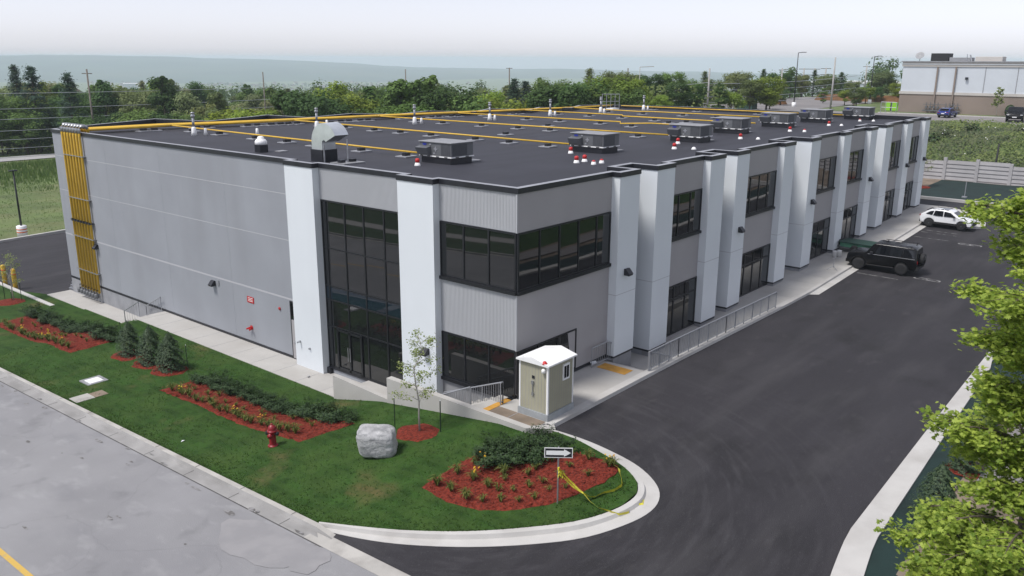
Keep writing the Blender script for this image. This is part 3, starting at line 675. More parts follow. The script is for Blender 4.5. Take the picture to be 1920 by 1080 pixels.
for a, b, n, z0, z1 in wins:
    window('x', a, b, 7.2+.006*a, 9.46+.004*a, cuts(a, b, n), fr=.075)
    window('x', a, b, z0, z1, cuts(a, b, n), (z1-.75,), fr=.085, sill=False)
# corner: the ribbon wraps both faces
window('x', -.02, 6.55, 7.04, 9.41, [1.38, 2.72, 4.08, 5.45], plane=YF-.02)
window('y', -.02, 4.17, 7.04, 9.41, [1.42, 2.8], plane=-.02)
window('x', -.02, 4.1, 2.66, 4.53, [1.38, 2.72], plane=YF-.02, sill=False)
window('y', -.02, 4.17, 2.45, 4.53, [1.42, 2.8], plane=-.02)
# glazed entrance
cw = window('y', 6.36, 12.2, .95, 9.46, [7.72, 9.12, 10.48, 11.86], (7.12, 5.22, 4.5, 3.14), plane=.0, sill=False, name='curtain_wall', spand=(4.56, 5.16))
d = MB().use(M['frame'])
for y in (9.62, 10.48, 11.4):
    d.box(-.075, -.04, y-.06, y+.06, .98, 3.1)
d.box(-.075, -.04, 9.62, 11.4, .97, 1.12); d.box(-.075, -.04, 9.62, 11.4, 2.98, 3.08)
dd = d.build('entrance_door', bld)
h = MB().use(M['galv']); h.tube([(-.13, 10.40, 1.6), (-.13, 10.40, 2.3)], .02); h.tube([(-.13, 10.56, 1.6), (-.13, 10.56, 2.3)], .02); h.build('handle', dd)
s_ = MB().use(M['black']); s_.box(-.2, .02, 11.95, 12.2, .62, .93); s_.box(-.06, .02, 6.36, 12.2, .86, .948); s_.build('threshold', bld)
# side door
d = MB().use(M['panel']); d.box(-.035, .02, 14.45, 15.2, .68, 2.78); d.use(M['frame']); d.box(-.03, .02, 15.2, 15.28, .68, 3.8); d.box(-.03, .02, 14.44, 15.2, 3.72, 3.8)
dd = d.build('door', bld); g = MB().use(M['glass']); g.box(-.025, .02, 14.45, 15.2, 2.82, 3.72); g.build('transom_glass', dd)
h = MB().use(M['galv']); h.tube([(-.08, 15.08, 1.6), (-.08, 14.9, 1.6)], .022); h.build('handle', dd)
# wall lights
def wall_light(p, nrm):
    m = MB().use(M['black']); T = Matrix.Translation(p) @ (Matrix.Rotation(0, 4, 'Z') if nrm == 'y' else Matrix.Rotation(R(-90), 4, 'Z'))
    w = .17; vs = []
    for x in (-w, w): vs += [(x, 0, .16), (x, -.10, .17), (x, -.30, -.06), (x, -.27, -.15), (x, 0, -.13)]
    vs = [tuple(T @ Vector(q)) for q in vs]
    m.add(vs, [(0, 1, 2, 3, 4), (9, 8, 7, 6, 5)]+[(i, 5+i, 5+(i+1) % 5, (i+1) % 5) for i in range(5)])
    o = fixn(m.build('wall_light', bld))
    g = MB().use(M['lamp']); g.box(-.13, .13, -.26, -.04, -.155, -.15, T); g.build('lens', o)
for x, z in [(7.35, 6.55), (20.0-.8, 6.75), (29.95, 7.0), (41.5, 7.3), (50.9, 7.5), (56.1, 7.6), (45.2, 7.35)][:6]: wall_light((x, -.5, z), 'y')
wall_light((-.01, 36.95, 3.55), 'x'); wall_light((-.01, 22.5, 3.5), 'x'); wall_light((-.42, 4.75, 3.55), 'x')
m = MB().use(M['rail']); m.box(-.05, 0, 21.95, 22.1, 3.45, 3.75); m.build('control_box', bld)
m = MB().use(M['redp']); m.box(-.025, .0, 18.58, 19.2, 3.0, 3.34); sg = m.build('red_sign', bld)
m = MB().use(M['whitep'])
for z, a in ((3.25, .23), (3.16, .20), (3.08, .22)): m.box(-.03, -.02, 18.89-a, 18.89+a, z, z+.03)
m.build('sign_lettering', sg)
def siamese(y, z):
    m = MB().use(M['redp']); m.tube([(0, y, z), (-.18, y, z)], .07); m.tube([(-.14, y-.1, z-.03), (-.26, y-.16, z-.05)], .05); m.tube([(-.14, y+.1, z-.03), (-.26, y+.16, z-.05)], .05)
    m.tube([(-.01, y, z), (-.03, y, z)], .13, 12); m.build('fire_connection', bld)
siamese(19.0, 1.55); 
m = MB().use(M['redp']); m.lathe([(.07, -.03), (.09, .02), (.03, .05)], (0, 0, 0), 10, Matrix.Translation((-.03, 16.2, 3.2)) @ Matrix.Rotation(R(-90), 4, 'Y')); m.build('alarm_bell', bld)
m = MB().use(M['galv']); m.tube([(-.42, 13.98, 1.98), (-.62, 13.98, 1.95)], .05); m.tube([(-.42, 13.2, 1.75), (-.5, 13.2, 1.75)], .055); m.build('hose_bib', bld)
# loading dock corner steps at the far left corner
m = MB().use(M['galv'])
for i in range(4): m.box(.2+.12*i, 1.6, 42.0, 43.0, -.6+.2*i, -.42+.2*i)
o = m.build('dock_steps'); tag(o, 'small grey metal steps at the rear corner beside the lot', 'steps')
# ------------------------------------------------------------------ roof equipment
RT = ZR+.004
def make_rtu():
    t = empty('rooftop_unit')
    m = MB().use(M['black']); m.box(-.80, .80, -1.08, 1.08, 0, .38); m.build('curb', t)
    m = MB().use(M['rtu']); m.box(-.84, .84, -1.15, 1.15, .46, 1.24); b = bevel(m.build('casing', t), .015)
    m = MB().use(M['whitep']); m.box(-.87, .87, -1.18, 1.18, .39, .455); bs = m.build('base_rail', t)
    for y in (-.9, -.3, .35, .9): m = MB().use(M['black']); m.box(-.88, -.86, y, y+.22, .40, .45); m.build('fork_slot', bs)
    for x in (-.55, .2): m = MB().use(M['black']); m.box(x, x+.25, -1.19, -1.17, .40, .45); m.build('fork_slot', bs)
    m = MB().use(M['rtutop']); m.box(-.90, .90, -1.21, 1.21, 1.244, 1.30); bevel(m.build('lid', t), .015)
    m = MB().use(M['coil']); m.box(-.855, -.83, -1.08, -.42, .52, 1.18); m.build('coil_panel', t)
    m = MB().use(M['coil']); m.box(-.75, .35, -1.165, -1.14, .52, 1.18); m.build('coil_panel', t)
    m = MB().use(M['rtu']); vs = []
    for y in (.32, 1.16): vs += [(-.845, y, 1.02), (-1.20, y, .93), (-1.02, y, .50), (-.845, y, .48)]
    m.add(vs, [(0, 1, 2, 3), (7, 6, 5, 4)]+[(i, 4+i, 4+(i+1) % 4, (i+1) % 4) for i in range(4)]); fixn(m.build('intake_hood', t))
    m = MB().use(M['logoblue']); m.lathe([(.001, 0), (.15, 0), (.15, .012), (.001, .012)], (0, 0, 0), 16, Matrix.Translation((-.845, .78, 1.12)) @ Matrix.Rotation(R(-90), 4, 'Y') @ Matrix.Scale(.5, 4, (1, 0, 0)))
    lg = m.build('badge', t)
    m = MB().use(M['whitep']); m.box(-.862, -.842, -.07, .01, .72, 1.0); m.box(-.860, -.842, -.16, .10, .83, .90); m.mats = [M['cap']]; m.build('cross_plate', t)
    m = MB().use(M['cap']); m.box(-.86, -.842, .02, .14, .55, .65); m.build('label_plate', t)
    m = MB().use(M['cap']); m.box(-.86, -.842, .30, .42, 1.08, 1.17); m.build('label_plate', t)
    m = MB().use(M['galv']); m.tube([(.95, -.6, 0), (.95, -.6, .75), (.84, -.6, .75)], .03); m.box(.84, .98, -.2, .3, .65, 1.1); m.build('gas_connection', t)
    m = MB().use(M['rtutop']); m.box(1.0, 1.75, -.9, -.3, 0, .05); m.build('paver', t)
    return t
RTU = [(6.38, 9.95), (15.75, 7.15), (25.3, 6.15), (33.25, 7.1), (41.2, 6.9), (48.5, 6.6), (54.9, 5.1)]
words = ['nearest the front corner, left of the red pair of cones', 'second back, behind four red and white caps', 'third back along the right side', 'fourth back, in the middle of the row', 'fifth back along the right side', 'sixth back, last but one in the row', 'farthest back, by the end parapet']
p0 = make_rtu()
for i, (x, y) in enumerate(RTU):
    o = p0 if i == 0 else dup(p0)
    o.location = (x, y, RT); o.rotation_euler.z = R([0, 0, 0, 1, 0, -1, 0][i]); o.scale = (.97, .97, .84)
    tag(o, 'grey boxy rooftop air unit, '+words[i], 'air conditioner', 'rooftop air conditioning units')
# gas pipes
def pipe(pts, r=.045, label='', mt='yellow', nt_=1):
    m = MB().use(M[mt], True); m.tube(pts[:7], .088, 8); m.tube(pts[6:7+nt_], .085, 8); m.tube(pts[6+nt_:], r, 8); o = m.build('gas_pipe'); tag(o, label, 'pipe', 'yellow gas pipes'); return o
PZ = RT+.29
trunk = [(1.3, 40.3), (7.2, 40.0), (11.3, 38.7), (18.2, 37.4), (28.0, 35.6), (37.6, 33.2), (45.5, 31.6), (51.0, 30.6)]
LX = [7.5, 16.9, 24.9, 33.0, 40.9, 47.6, 54.4]
def trunk_y(x): return pw(trunk, x)
kink = {3: [(33.6, 16.9), (32.0, 15.9), (33.9, 14.2)], 4: [(41.0, 21.5), (39.8, 20.6)], 5: [(46.6, 23.2), (47.3, 22.2)]}
ydrop = [39.75-i*.43 for i in range(7)]
for i in range(7):
    yo = ydrop[i]
    px = .48
    w0 = (-.16, yo, .25); rise = [w0, (-.16, yo, 10.9), (-.16, yo, 11.45), (-.02, yo, 11.62), (.22, yo, 11.62), (.42, yo, 11.45), (.46, yo, PZ+.05)]
    tr = []
    off = (i-3)*.20
    for x, y in trunk:
        if x < LX[i]-.3: tr.append((max(x, .9), y+off+.02*i, PZ))
    ex = LX[i]; ye = trunk_y(ex)+off
    RY = RTU[i][1]
    end = [(ex, ye, PZ)]+[(a, b, PZ) for a, b in kink.get(i, [])]+[(RTU[i][0]+.2 if i not in kink else kink[i][-1][0], RY+1.3, PZ)]
    pts = rise+[(.9, lerp(yo, tr[0][1] if tr else ye, .4), PZ)]+[p for p in tr if p[0] > 1]+end
    pipe(pts, .05, 'yellow gas pipe, '+ordw(i)+' from left where they climb the grey end wall', nt_=2+len([p for p in tr if p[0] > 1]))
# grey elbows over the parapet
m = None
for i in range(7):
    yo = ydrop[i]; m = MB().use(M['galv'], True)
    m.tube([(-.16, yo, 11.15), (-.16, yo, 11.45), (-.02, yo, 11.625), (.22, yo, 11.625), (.42, yo, 11.45)], .105, 8)
    o = m.build('pipe_elbow'); tag(o, 'grey wrapped elbow atop the '+ordw(i)+' yellow riser pipe from left', 'pipe elbow', 'pipe elbows over the parapet')
for j, z in enumerate((1.6, 4.0, 5.1, 6.7, 9.6)):
    m = MB().use(M['galv' if j != 2 else 'black']); m.box(-.26, -.012, ydrop[-1]-.25, ydrop[0]+.25, z, z+.05)
    if j == 2:
        for y in ydrop: m.box(-.28, -.2, y-.09, y+.09, z-.05, z+.12)
    o = m.build('pipe_bracket'); tag(o, 'horizontal steel bracket clamping the yellow riser pipes, '+ordw(j)+' from the bottom', 'bracket', 'brackets on the riser pipes')
for i, yo in enumerate(ydrop):
    t = empty('gas_meter', (-.30, yo+.05, .25)); tag(t, 'small dark grey gas meter under the '+ordw(i)+' yellow riser pipe', 'gas meter', 'gas meters on the end wall')
    m = MB().use(M['rtu'], True); m.lathe([(.10, -.16), (.16, -.1), (.16, .12), (.1, .18)], (-.05, 0, -.18), 10); m.build('meter_body', t)
    m = MB().use(M['black']); m.tube([(.14, -.05, .0), (.14, -.05, .22), (-.05, -.1, .26), (-.05, -.1, 0)], .04, 6); m.build('valve', t)
# support pads
def make_pad():
    t = empty('pipe_support')
    m = MB().use(M['cap']); m.box(-.46, .46, -.40, .40, 0, .06); bevel(m.build('paver', t), .01)
    m = MB().use(M['black']); m.box(-.22, .22, -.11, .11, .061, .22); m.build('block', t)
    return t
PADS = []
for i in range(7):
    y0 = trunk_y(LX[i])-2.2; n = [7, 8, 7, 6, 6, 5, 4][i]; RY = RTU[i][1]+2.0
    for k in range(n):
        f = (k+.35+.3*rnd.random())/n
        PADS.append((lerp(y0, RY, f), i, k))
pp = make_pad(); first = True
def pipe_x(i, y):
    if i in kink:
        P = [(LX[i], trunk_y(LX[i]))]+kink[i]+[(kink[i][-1][0], 5)]
        for (a, b), (c, d) in zip(P, P[1:]):
            if d <= y <= b: return a+(c-a)*(b-y)/(b-d+1e-6)
    return lerp(LX[i], RTU[i][0]+.2, (trunk_y(LX[i])-y)/(trunk_y(LX[i])-RTU[i][1]-1.3))
for y, i, k in PADS:
    o = pp if first else dup(pp); first = False
    o.location = (pipe_x(i, y), y, RT); o.rotation_euler.z = rnd.uniform(-.15, .15)
    tag(o, 'paver with black block, '+ordw(k)+' from back under the '+ordw(i)+' air unit\'s gas pipe', 'pipe support', 'pipe supports on the roof')
for k, x in enumerate([5.2, 9.0, 12.7, 14.6, 16.0, 20.6, 22.4, 26.5, 29.5, 31.5, 35.0, 38.3, 43.5]):
    for q in range(2):
        o = dup(pp); o.location = (x+q*.75, trunk_y(x)-1.0-.15*q, RT); o.rotation_euler.z = rnd.uniform(-.3, .3)
        tag(o, 'paver with black block, '+('left' if q == 0 else 'right')+' of the '+ordw(k)+' pair along the back pipe bundle', 'pipe support', 'pipe supports on the roof')
for k, (x, y) in enumerate([(13.2, 27), (20.6, 18.0), (14.0, 18.2), (28.7, 20.5), (38.0, 15), (46.0, 14.2), (50.2, 20)]):
    o = dup(pp, label='loose paver with black block between gas pipes, '+ordw(k)+' from the front', group='pipe supports on the roof'); o.location = (x, y, RT)
# boiler style vents
def make_stack():
    t = empty('vent_stack')
    m = MB().use(M['whitep'], True); m.lathe([(.22, 0), (.17, .25), (.15, .5), (.10, .58)], n=12); m.build('flashing', t)
    m = MB().use(M['galv'], True); m.lathe([(.085, .5), (.085, 1.25)], n=10); m.build('pipe', t)
    m = MB().use(M['galv'], True); m.lathe([(.09, 1.2), (.14, 1.24), (.14, 1.36), (.10, 1.40), (.10, 1.46), (.14, 1.50), (.12, 1.56)], n=12); m.build('cowl', t)
    return t
st = [(5.92, 33.5), (14.96, 31.8), (23.24, 29.9), (30.63, 28.3), (38.7, 27.9), (46.02, 27.2), (52.48, 26.2)]
p = make_stack()
for i, (x, y) in enumerate(st):
    o = p if i == 0 else dup(p); o.location = (x, y, RT)
    tag(o, 'tall grey roof vent pipe on a white cone, '+ordw(i)+' from the left', 'vent pipe', 'vent pipes on the roof')
m = MB().use(M['whitep'], True); m.lathe([(.15, 0), (.10, .25), (.09, .45), (.02, .48)], n=12); p = m.build('vent_cone')
for i, (x, y) in enumerate([(6.6, 33.2), (17.3, 33.6), (24.0, 29.9), (30.95, 28.0), (39.04, 27.6), (45.6, 26.5), (52.8, 25.9), (8.9, 30.5)]):
    o = p if i == 0 else dup(p); o.location = (x, y, RT)
    tag(o, 'short white roof cone beside the '+ordw(i)+' tall vent pipe' if i < 7 else 'small white roof cone standing alone near the first gas pipe', 'vent cone', 'small vent cones')
def make_redcap(s):
    t = empty('roof_drain_cone')
    m = MB().use(M['whitep'], True); m.lathe([(.20*s, 0), (.19*s, .04), (.14*s, .19), (.05, .20)], n=12); m.build('cone', t)
    m = MB().use(M['redcap'], True); m.lathe([(.135*s, .203), (.135*s, .40), (.07, .45)] if s > .9 else [(.14*s, .195), (.12*s, .25), (.05, .28)], n=12); m.build('cap', t)
    return t
ra, rb = make_redcap(1.0), make_redcap(.88)
RC = [(4.28, 9.93, 0, 'left of the first air unit'), (13.97, 7.57, 0, 'left of the second air unit'), (10.48, 4.67, 0, 'left of the tall pair before the second air unit'), (11.2, 4.67, 0, 'right of the tall pair before the second air unit'), (10.5, 3.62, 1, 'left of short pair before the second air unit'), (11.25, 3.64, 1, 'right of short pair before the second air unit'), (20.01, 4.36, 0, 'in front of the third air unit'), (23.07, 5.82, 0, 'left of the third air unit'), (20.63, 3.4, 2, 'nearest the parapet before the third air unit'), (28.89, 4.33, 0, 'in front of the fourth air unit'), (29.4, 3.3, 2, 'nearest the parapet before the fourth air unit'), (37.13, 4.26, 0, 'in front of the fifth air unit'), (37.5, 3.3, 1, 'nearest the parapet before the fifth air unit'), (44.96, 4.19, 0, 'in front of the sixth air unit'), (45.6, 3.4, 2, 'nearest the parapet before the sixth air unit'), (51.9, 4.0, 1, 'in front of the last air unit'), (52.7, 3.1, 2, 'nearest the parapet before the last air unit')]
m = MB().use(M['whitep'], True); m.lathe([(.19, 0), (.17, .05), (.11, .16), (.04, .19)], n=12); rc = m.build('roof_drain_cone')
used = set()
for x, y, k, w in RC:
    pr = (ra, rb, rc)[k]; o = pr if k not in used else dup(pr); used.add(k)
    o.location = (x, y, RT); o.scale = (.82,)*3; tag(o, ('tall red and white roof cone ', 'short white roof cone with red tip ', 'small plain white roof cone ')[k]+w, 'roof cone', 'capped cones on the roof')
# exhaust fan and gooseneck duct
t = empty('exhaust_fan', (2.85, 21.1, RT)); t.scale = (.74,)*3; tag(t, 'round white mushroom exhaust fan on a square black curb', 'roof fan')
m = MB().use(M['black']); m.box(-.36, .36, -.36, .36, 0, .55); m.build('curb', t)
m = MB().use(M['whitep'], True); m.lathe([(.40, .56), (.46, .60), (.46, .80), (.36, .95), (.24, 1.0), (.24, 1.14), (.12, 1.2)], n=18); m.build('hood', t)
m = MB().use(M['rtutop']); m.box(.6, 1.15, -.9, -.4, 0, .05); o = m.build('roof_paver'); o.location = (2.85, 21.1, RT); tag(o, 'flat grey paver beside the white mushroom fan', 'paver')
t = empty('gooseneck_duct', (2.5, 15.0, RT)); tag(t, 'large shiny curved gooseneck duct of sheet metal on a black curb', 'duct')
m = MB().use(M['black']); m.box(-.48, .48, -.48, .48, 0, .62); m.build('curb', t)
m = MB().use(M['shiny'])
rows = []
prof = [(0, .62)]
cen = []
for i in range(15):
    a = math.pi*i/14*.86; cen.append((Vector((0, -.58+.58*math.cos(a), .98+.58*math.sin(a))), a))
cen = [(Vector((0, 0, .62)), 0)]+cen
for c_, a in cen:
    n_ = Vector((0, math.cos(a), math.sin(a)))
    rows.append([tuple(c_+n_*.43+Vector((.43, 0, 0))), tuple(c_+n_*.43-Vector((.43, 0, 0))), tuple(c_-n_*.43-Vector((.43, 0, 0))), tuple(c_-n_*.43+Vector((.43, 0, 0)))])
m.loft(rows, close=True); d = fixn(m.build('duct_elbow', t))
m = MB().use(M['galv']); c_, a = cen[-1]; n_ = Vector((0, math.cos(a), math.sin(a))); tn = Vector((0, -math.sin(a), math.cos(a)))
q = c_-tn*.02
m.face([tuple(q+n_*.40+Vector((.40, 0, 0))), tuple(q+n_*.40-Vector((.40, 0, 0))), tuple(q-n_*.40-Vector((.40, 0, 0))), tuple(q-n_*.40+Vector((.40, 0, 0)))]); m.build('mesh_screen', d)
m = MB().use(M['rtutop']); m.box(-.5, .9, -2.2, -1.1, 0, .06); m.build('paver', t)
m = MB().use(M['galv']); m.tube([(.2, -1.65, .05), (.2, -1.65, 1.2)], .035); m.build('support_post', t)
m = MB().use(M['galv']); m.tube([(-.42, -.55, .0), (-.42, -.55, .9)], .04); m.build('support_post', t)
for x in (-.2, .5): m = MB().use(M['black']); m.box(x-.16, x+.16, -1.75, -1.5, .061, .2); m.build('block', t)
t = empty('hatch_rail', (51.9, 31.0, RT)); tag(t, 'tall grey guard rail cage over the roof access ladder', 'guard rail')
m = MB().use(M['rail'])
for x in (0, .35, .7, 1.05, 1.4): m.tube([(x, -x*.9, 0), (x, -x*.9, 1.55)], .035, 6)
m.tube([(0, 0, 1.55), (1.4, -1.26, 1.55)], .04, 6); m.tube([(0, 0, .8), (1.4, -1.26, .8)], .03, 6); m.build('rail_frame', t)
m = MB().use(M['whitep']); m.box(-1.6, -.4, -2.4, -1.6, 0, .22); o = m.build('roof_hatch'); o.location = (51.9, 31.0, RT); tag(o, 'low white roof hatch near the ladder guard rail', 'roof hatch')
# ------------------------------------------------------------------ booth
t = empty('utility_booth', (-.95, -2.38, 2.455)); t.scale = (.95, .95, 1.05); tag(t, 'tall narrow beige utility shed with white roof on the corner platform', 'shed')
W_, D_ = 1.72, 1.46
m = MB().use(M['grayp']); m.box(-.06, W_+.06, -.05, D_+.05, 0, .26); m.build('skid_base', t)
m = MB().use(M['siding']); m.box(0, W_, 0, D_, .27, 2.22)
m.add([(0, 0, 2.22), (0, D_, 2.22), (0, D_/2, 2.34), (W_, 0, 2.22), (W_, D_, 2.22), (W_, D_/2, 2.34)], [(0, 1, 2), (5, 4, 3)]); wl = m.build('wall', t)
m = MB().use(M['pave'])
for i in range(1, 9): m.box(-.003, .01, D_*i/9-.006, D_*i/9+.006, .30, 2.3)
for i in range(1, 11): m.box(W_*i/11-.004, W_*i/11+.004, -.002, .01, .30, 2.2)
m.build('siding_groove', wl)
m = MB().use(M['whitep'])
e_ = .12
m.add([(-e_, -e_, 2.20), (W_+e_, -e_, 2.20), (W_+e_, D_/2, 2.38), (-e_, D_/2, 2.38), (W_+e_, D_+e_, 2.20), (-e_, D_+e_, 2.20), (-e_, -e_, 2.14), (W_+e_, -e_, 2.14), (W_+e_, D_+e_, 2.14), (-e_, D_+e_, 2.14)], [(0, 1, 2, 3), (3, 2, 4, 5), (0, 6, 7, 1), (1, 7, 8, 4, 2), (4, 8, 9, 5), (5, 9, 6, 0, 3), (6, 9, 8, 7)])
m.build('roof', t)
for bx_ in ((-.02, .06, -.02, .06, .27, 2.14), (-.02, .05, D_-.05, D_+.02, .27, 2.14), (W_-.05, W_+.02, -.02, .05, .27, 2.14)): m = MB().use(M['whitep']); m.box(*bx_); m.build('corner_trim', t)
m = MB().use(M['whitep']); m.box(.98, 1.42, -.05, .0, 1.35, 1.98); w = m.build('window', t)
m = MB().use(M['glass']); m.box(1.04, 1.18, -.056, -.03, 1.43, 1.90); m.box(1.21, 1.36, -.056, -.03, 1.43, 1.90); m.build('pane', w)
m = MB().use(M['black']); m.box(-.03, .0, .68, .80, 1.53, 1.64); m.build('socket_box', t)
m = MB().use(M['galv']); m.box(-.06, 0, .70, .82, 1.30, 1.44); m.tube([(-.04, .75, 1.3), (-.04, .75, .98)], .018); m.box(-.06, 0, .70, .8, .86, .98); m.build('meter_box', t)
m = MB().use(M['whitep'], True); m.lathe([(.09, 0), (.09, .12), (.03, .16)], (-.06, .18, 1.88), 10); m.build('lamp', t)
m = MB().use(M['redcap'], True); m.lathe([(.12, 0), (.12, .02), (.05, .10)], (-.02, .16, 2.22), 10); m.build('red_beacon', t)
# corner details
m = MB().use(M['tactile']); m.box(5.25, 5.95, -1.95, -.45, 2.452, 2.464); o = m.build('tactile_strip'); tag(o, 'yellow tactile warning strip at the top of the front stairs', 'tactile strip')
m = MB().use(M['tactile']); m.box(-1.75, -.25, .02, .32, 2.455, 2.468); o = m.build('tactile_strip'); tag(o, 'yellow tactile warning strip beside the beige shed', 'tactile strip')
o = MB().use(M['paper'])
rg = random.Random(9); vs = []
bm_pts = [(rg.uniform(-.22, .22), rg.uniform(-.15, .15), rg.uniform(0, .22)) for _ in range(16)]
me = bpy.data.meshes.new('crumpled_bag'); bm = bmesh.new()
for p in bm_pts: bm.verts.new(p)
bmesh.ops.convex_hull(bm, input=bm.verts); bm.to_mesh(me); bm.free(); me.materials.append(M['paper'])
o = bpy.data.objects.new('crumpled_bag', me); col.objects.link(o); o.location = (5.35, -.15, 2.455); tag(o, 'crumpled pale plastic bag lying by the top of the front stairs', 'plastic bag')
# railings
def railing(name, pts, label, h=.95, bars=.14, post=None, thin=.012):
    t = empty(name, pts[0]); tag(t, label, 'railing')
    P = [Vector(p)-Vector(pts[0]) for p in pts]
    m = MB().use(M['rail']); m.tube([p+Vector((0, 0, h)) for p in P], .032, 8); m.build('top_rail', t)
    m = MB().use(M['rail']); m.tube([p+Vector((0, 0, .12)) for p in P], .022, 6); m.build('bottom_rail', t)
    b = MB().use(M['rail'])
    for a, c in zip(P, P[1:]):
        L = (c-a).length; n = max(1, int(L/bars))
        for i in range(n+1):
            u = a.lerp(c, i/n); b.tube([u+Vector((0, 0, .12)), u+Vector((0, 0, h))], thin, 5, cap=False)
        k = max(1, int(round(L/(post or 1.5))))
        for i in range(k+1):
            u = a.lerp(c, i/k); q = MB().use(M['rail']); q.tube([u-Vector((0, 0, .08)), u+Vector((0, 0, h))], .028, 6); q.build('post', t)
    b.build('baluster_panel', t)
    return t
railing('railing', [(6.35, -2.55, kz(6.4)), (9, -2.55, kz(9)), (14, -2.55, kz(14)), (20.3, -2.55, kz(20.3))], 'long grey steel railing along the kerb edge above the sunken ramp', .95, .16, 1.05)
railing('railing', [(6.35, -2.5, 2.42), (8.5, -2.45, 1.62)], 'short sloping grey handrail at the outer side of the front stairs', .95, .16, 1.1)
railing('railing', [(5.0, -.35, 2.45), (6.2, -.35, 2.45), (8.3, -.35, 1.65)], 'grey stair railing against the white pilaster by the corner', .95, .15, 1.1)
railing('railing', [(-1.72, .95, 2.3), (-1.72, 3.6, 1.05)], 'grey sloping stair railing next to the retaining wall', .95, .14, 1.3)
railing('railing', [(-.9, .05, 2.45), (-.75, .05, 2.45), (-.55, 3.6, 1.0)], 'grey stair railing below the corner window beside the shed', .95, .14, 1.2)
def looprail(label, x):
    t = empty('stair_handrail', (x, 28.6, .62)); tag(t, label, 'handrail')
    m = MB().use(M['rail']); m.tube([(0, 0, 0), (0, 0, .95), (0, 2.0, 0.0), (0, 2.0, -1.0)], .03, 7); m.build('rail', t)
    m = MB().use(M['rail']); 
    for i in range(1, 6): m.tube([(0, .33*i, -.16*i), (0, .33*i, .95-.158*i*1.0)], .008, 5)
    m.build('baluster_panel', t)
looprail('thin grey handrail at the outer side of the side walk steps', -1.62); looprail('thin grey handrail against the end wall at the side walk steps', -.2)
m = MB().use(M['granite']); m.box(-.07, .07, -.05, .05, 0, .09); o = bevel(m.build('stone'), .03); o.location = (-1.2, 12.4, .62); tag(o, 'small loose stone lying on the side walk near the white pilaster', 'stone')
# ------------------------------------------------------------------ planting
def leafquad(mb, c, nrm, s, rg, asp=1.0):
    nrm = nrm.normalized() if nrm.length > 1e-4 else Vector((0, 0, 1)); a = Vector((rg.uniform(-1, 1), rg.uniform(-1, 1), rg.uniform(-1, 1)))
    u = nrm.cross(a)
    if u.length < 1e-3: u = nrm.cross(Vector((1, 0, 0)))
    u.normalize(); w = nrm.cross(u)
    u *= s; w *= s*asp
    mb.face([c-u*.9-w*.3, c-u*.1-w, c+u*.9-w*.25, c+u*.45+w*.9, c-u*.5+w*.8])
def blades(mb, c, n, h, rg, spread=.5, w=.014):
    for i in range(n):
        a = rg.uniform(0, 6.28); L = h*rg.uniform(.6, 1.15); s = spread*rg.uniform(.3, 1.1)
        d = Vector((math.cos(a), math.sin(a), 0)); q = Vector((-d.y, d.x, 0))*w
        p0 = Vector(c)+d*.02; p1 = p0+d*L*s*.5+Vector((0, 0, L*.75)); p2 = p0+d*L*s*1.15+Vector((0, 0, L*(.95-.5*s)))
        mb.face([p0-q, p0+q, p1+q*.9, p1-q*.9]); mb.face([p1-q*.9, p1+q*.9, p2])
def bed(name, poly, label):
    m = MB().use(M['mulch'], True); n = len(poly)
    cx = sum(p[0] for p in poly)/n; cy = sum(p[1] for p in poly)/n
    rg = random.Random(len(poly)); edge = []
    for i in range(n):
        a, b = Vector(poly[i]), Vector(poly[(i+1) % n]); k = max(2, int((b-a).length/.25))
        for j in range(k):
            p = a.lerp(b, j/k); edge.append(p+Vector((rg.uniform(-.05, .05), rg.uniform(-.05, .05))))
    rows = []
    for f in (1.0, .94, .8, .6, .4, .2, .02):
        rows.append([(cx+(p.x-cx)*f, cy+(p.y-cy)*f, lawn(cx+(p.x-cx)*f, cy+(p.y-cy)*f)+(.0 if f == 1 else .07)+.02*noise.noise(Vector((p.x*f*3, p.y*f*3, 0)))) for p in edge])
    m.loft(rows, close=True)
    for i in range(int(900)):
        y = rg.uniform(min(p[1] for p in poly), max(p[1] for p in poly)); x = rg.uniform(min(p[0] for p in poly), max(p[0] for p in poly))
        if in_poly(x, y, poly):
            a = rg.uniform(0, 3.14); l = rg.uniform(.04, .10); z = lawn(x, y)+.075+.03*rg.random(); dx, dy = math.cos(a)*l, math.sin(a)*l
            m.face([(x-dx, y-dy, z), (x+dy*.25, y-dx*.25, z+.015), (x+dx, y+dy, z+.02), (x-dy*.25, y+dx*.25, z)])
    o = m.build(name); o['kind'] = 'structure'; o['label'] = label
bed('mulch_bed', bed1, 'long red mulch bed near the rear lot'); bed('mulch_bed', bed2, 'long red mulch bed behind the hydrant'); bed('mulch_bed', bed3, 'rounded red mulch bed under the arrow sign')
def ring(cx, cy, r, label, sx=1.0, sy=1.0, zf=lawn):
    m = MB().use(M['mulch'], True); rg = random.Random(int(cx*10)); rows = []
    rr = [rg.uniform(.9, 1.08) for _ in range(18)]
    for f, h in ((1, 0), (.9, .05), (.5, .07), (.02, .06)):
        rows.append([(cx+r*f*sx*rr[k]*math.cos(k*.349), cy+r*f*sy*rr[k]*math.sin(k*.349), zf(cx, cy)*.0+zf(cx+r*f*math.cos(k*.349), cy+r*f*math.sin(k*.349))+h) for k in range(18)])
    m.loft(rows, close=True); o = m.build('mulch_ring'); o['kind'] = 'structure'; o['label'] = label
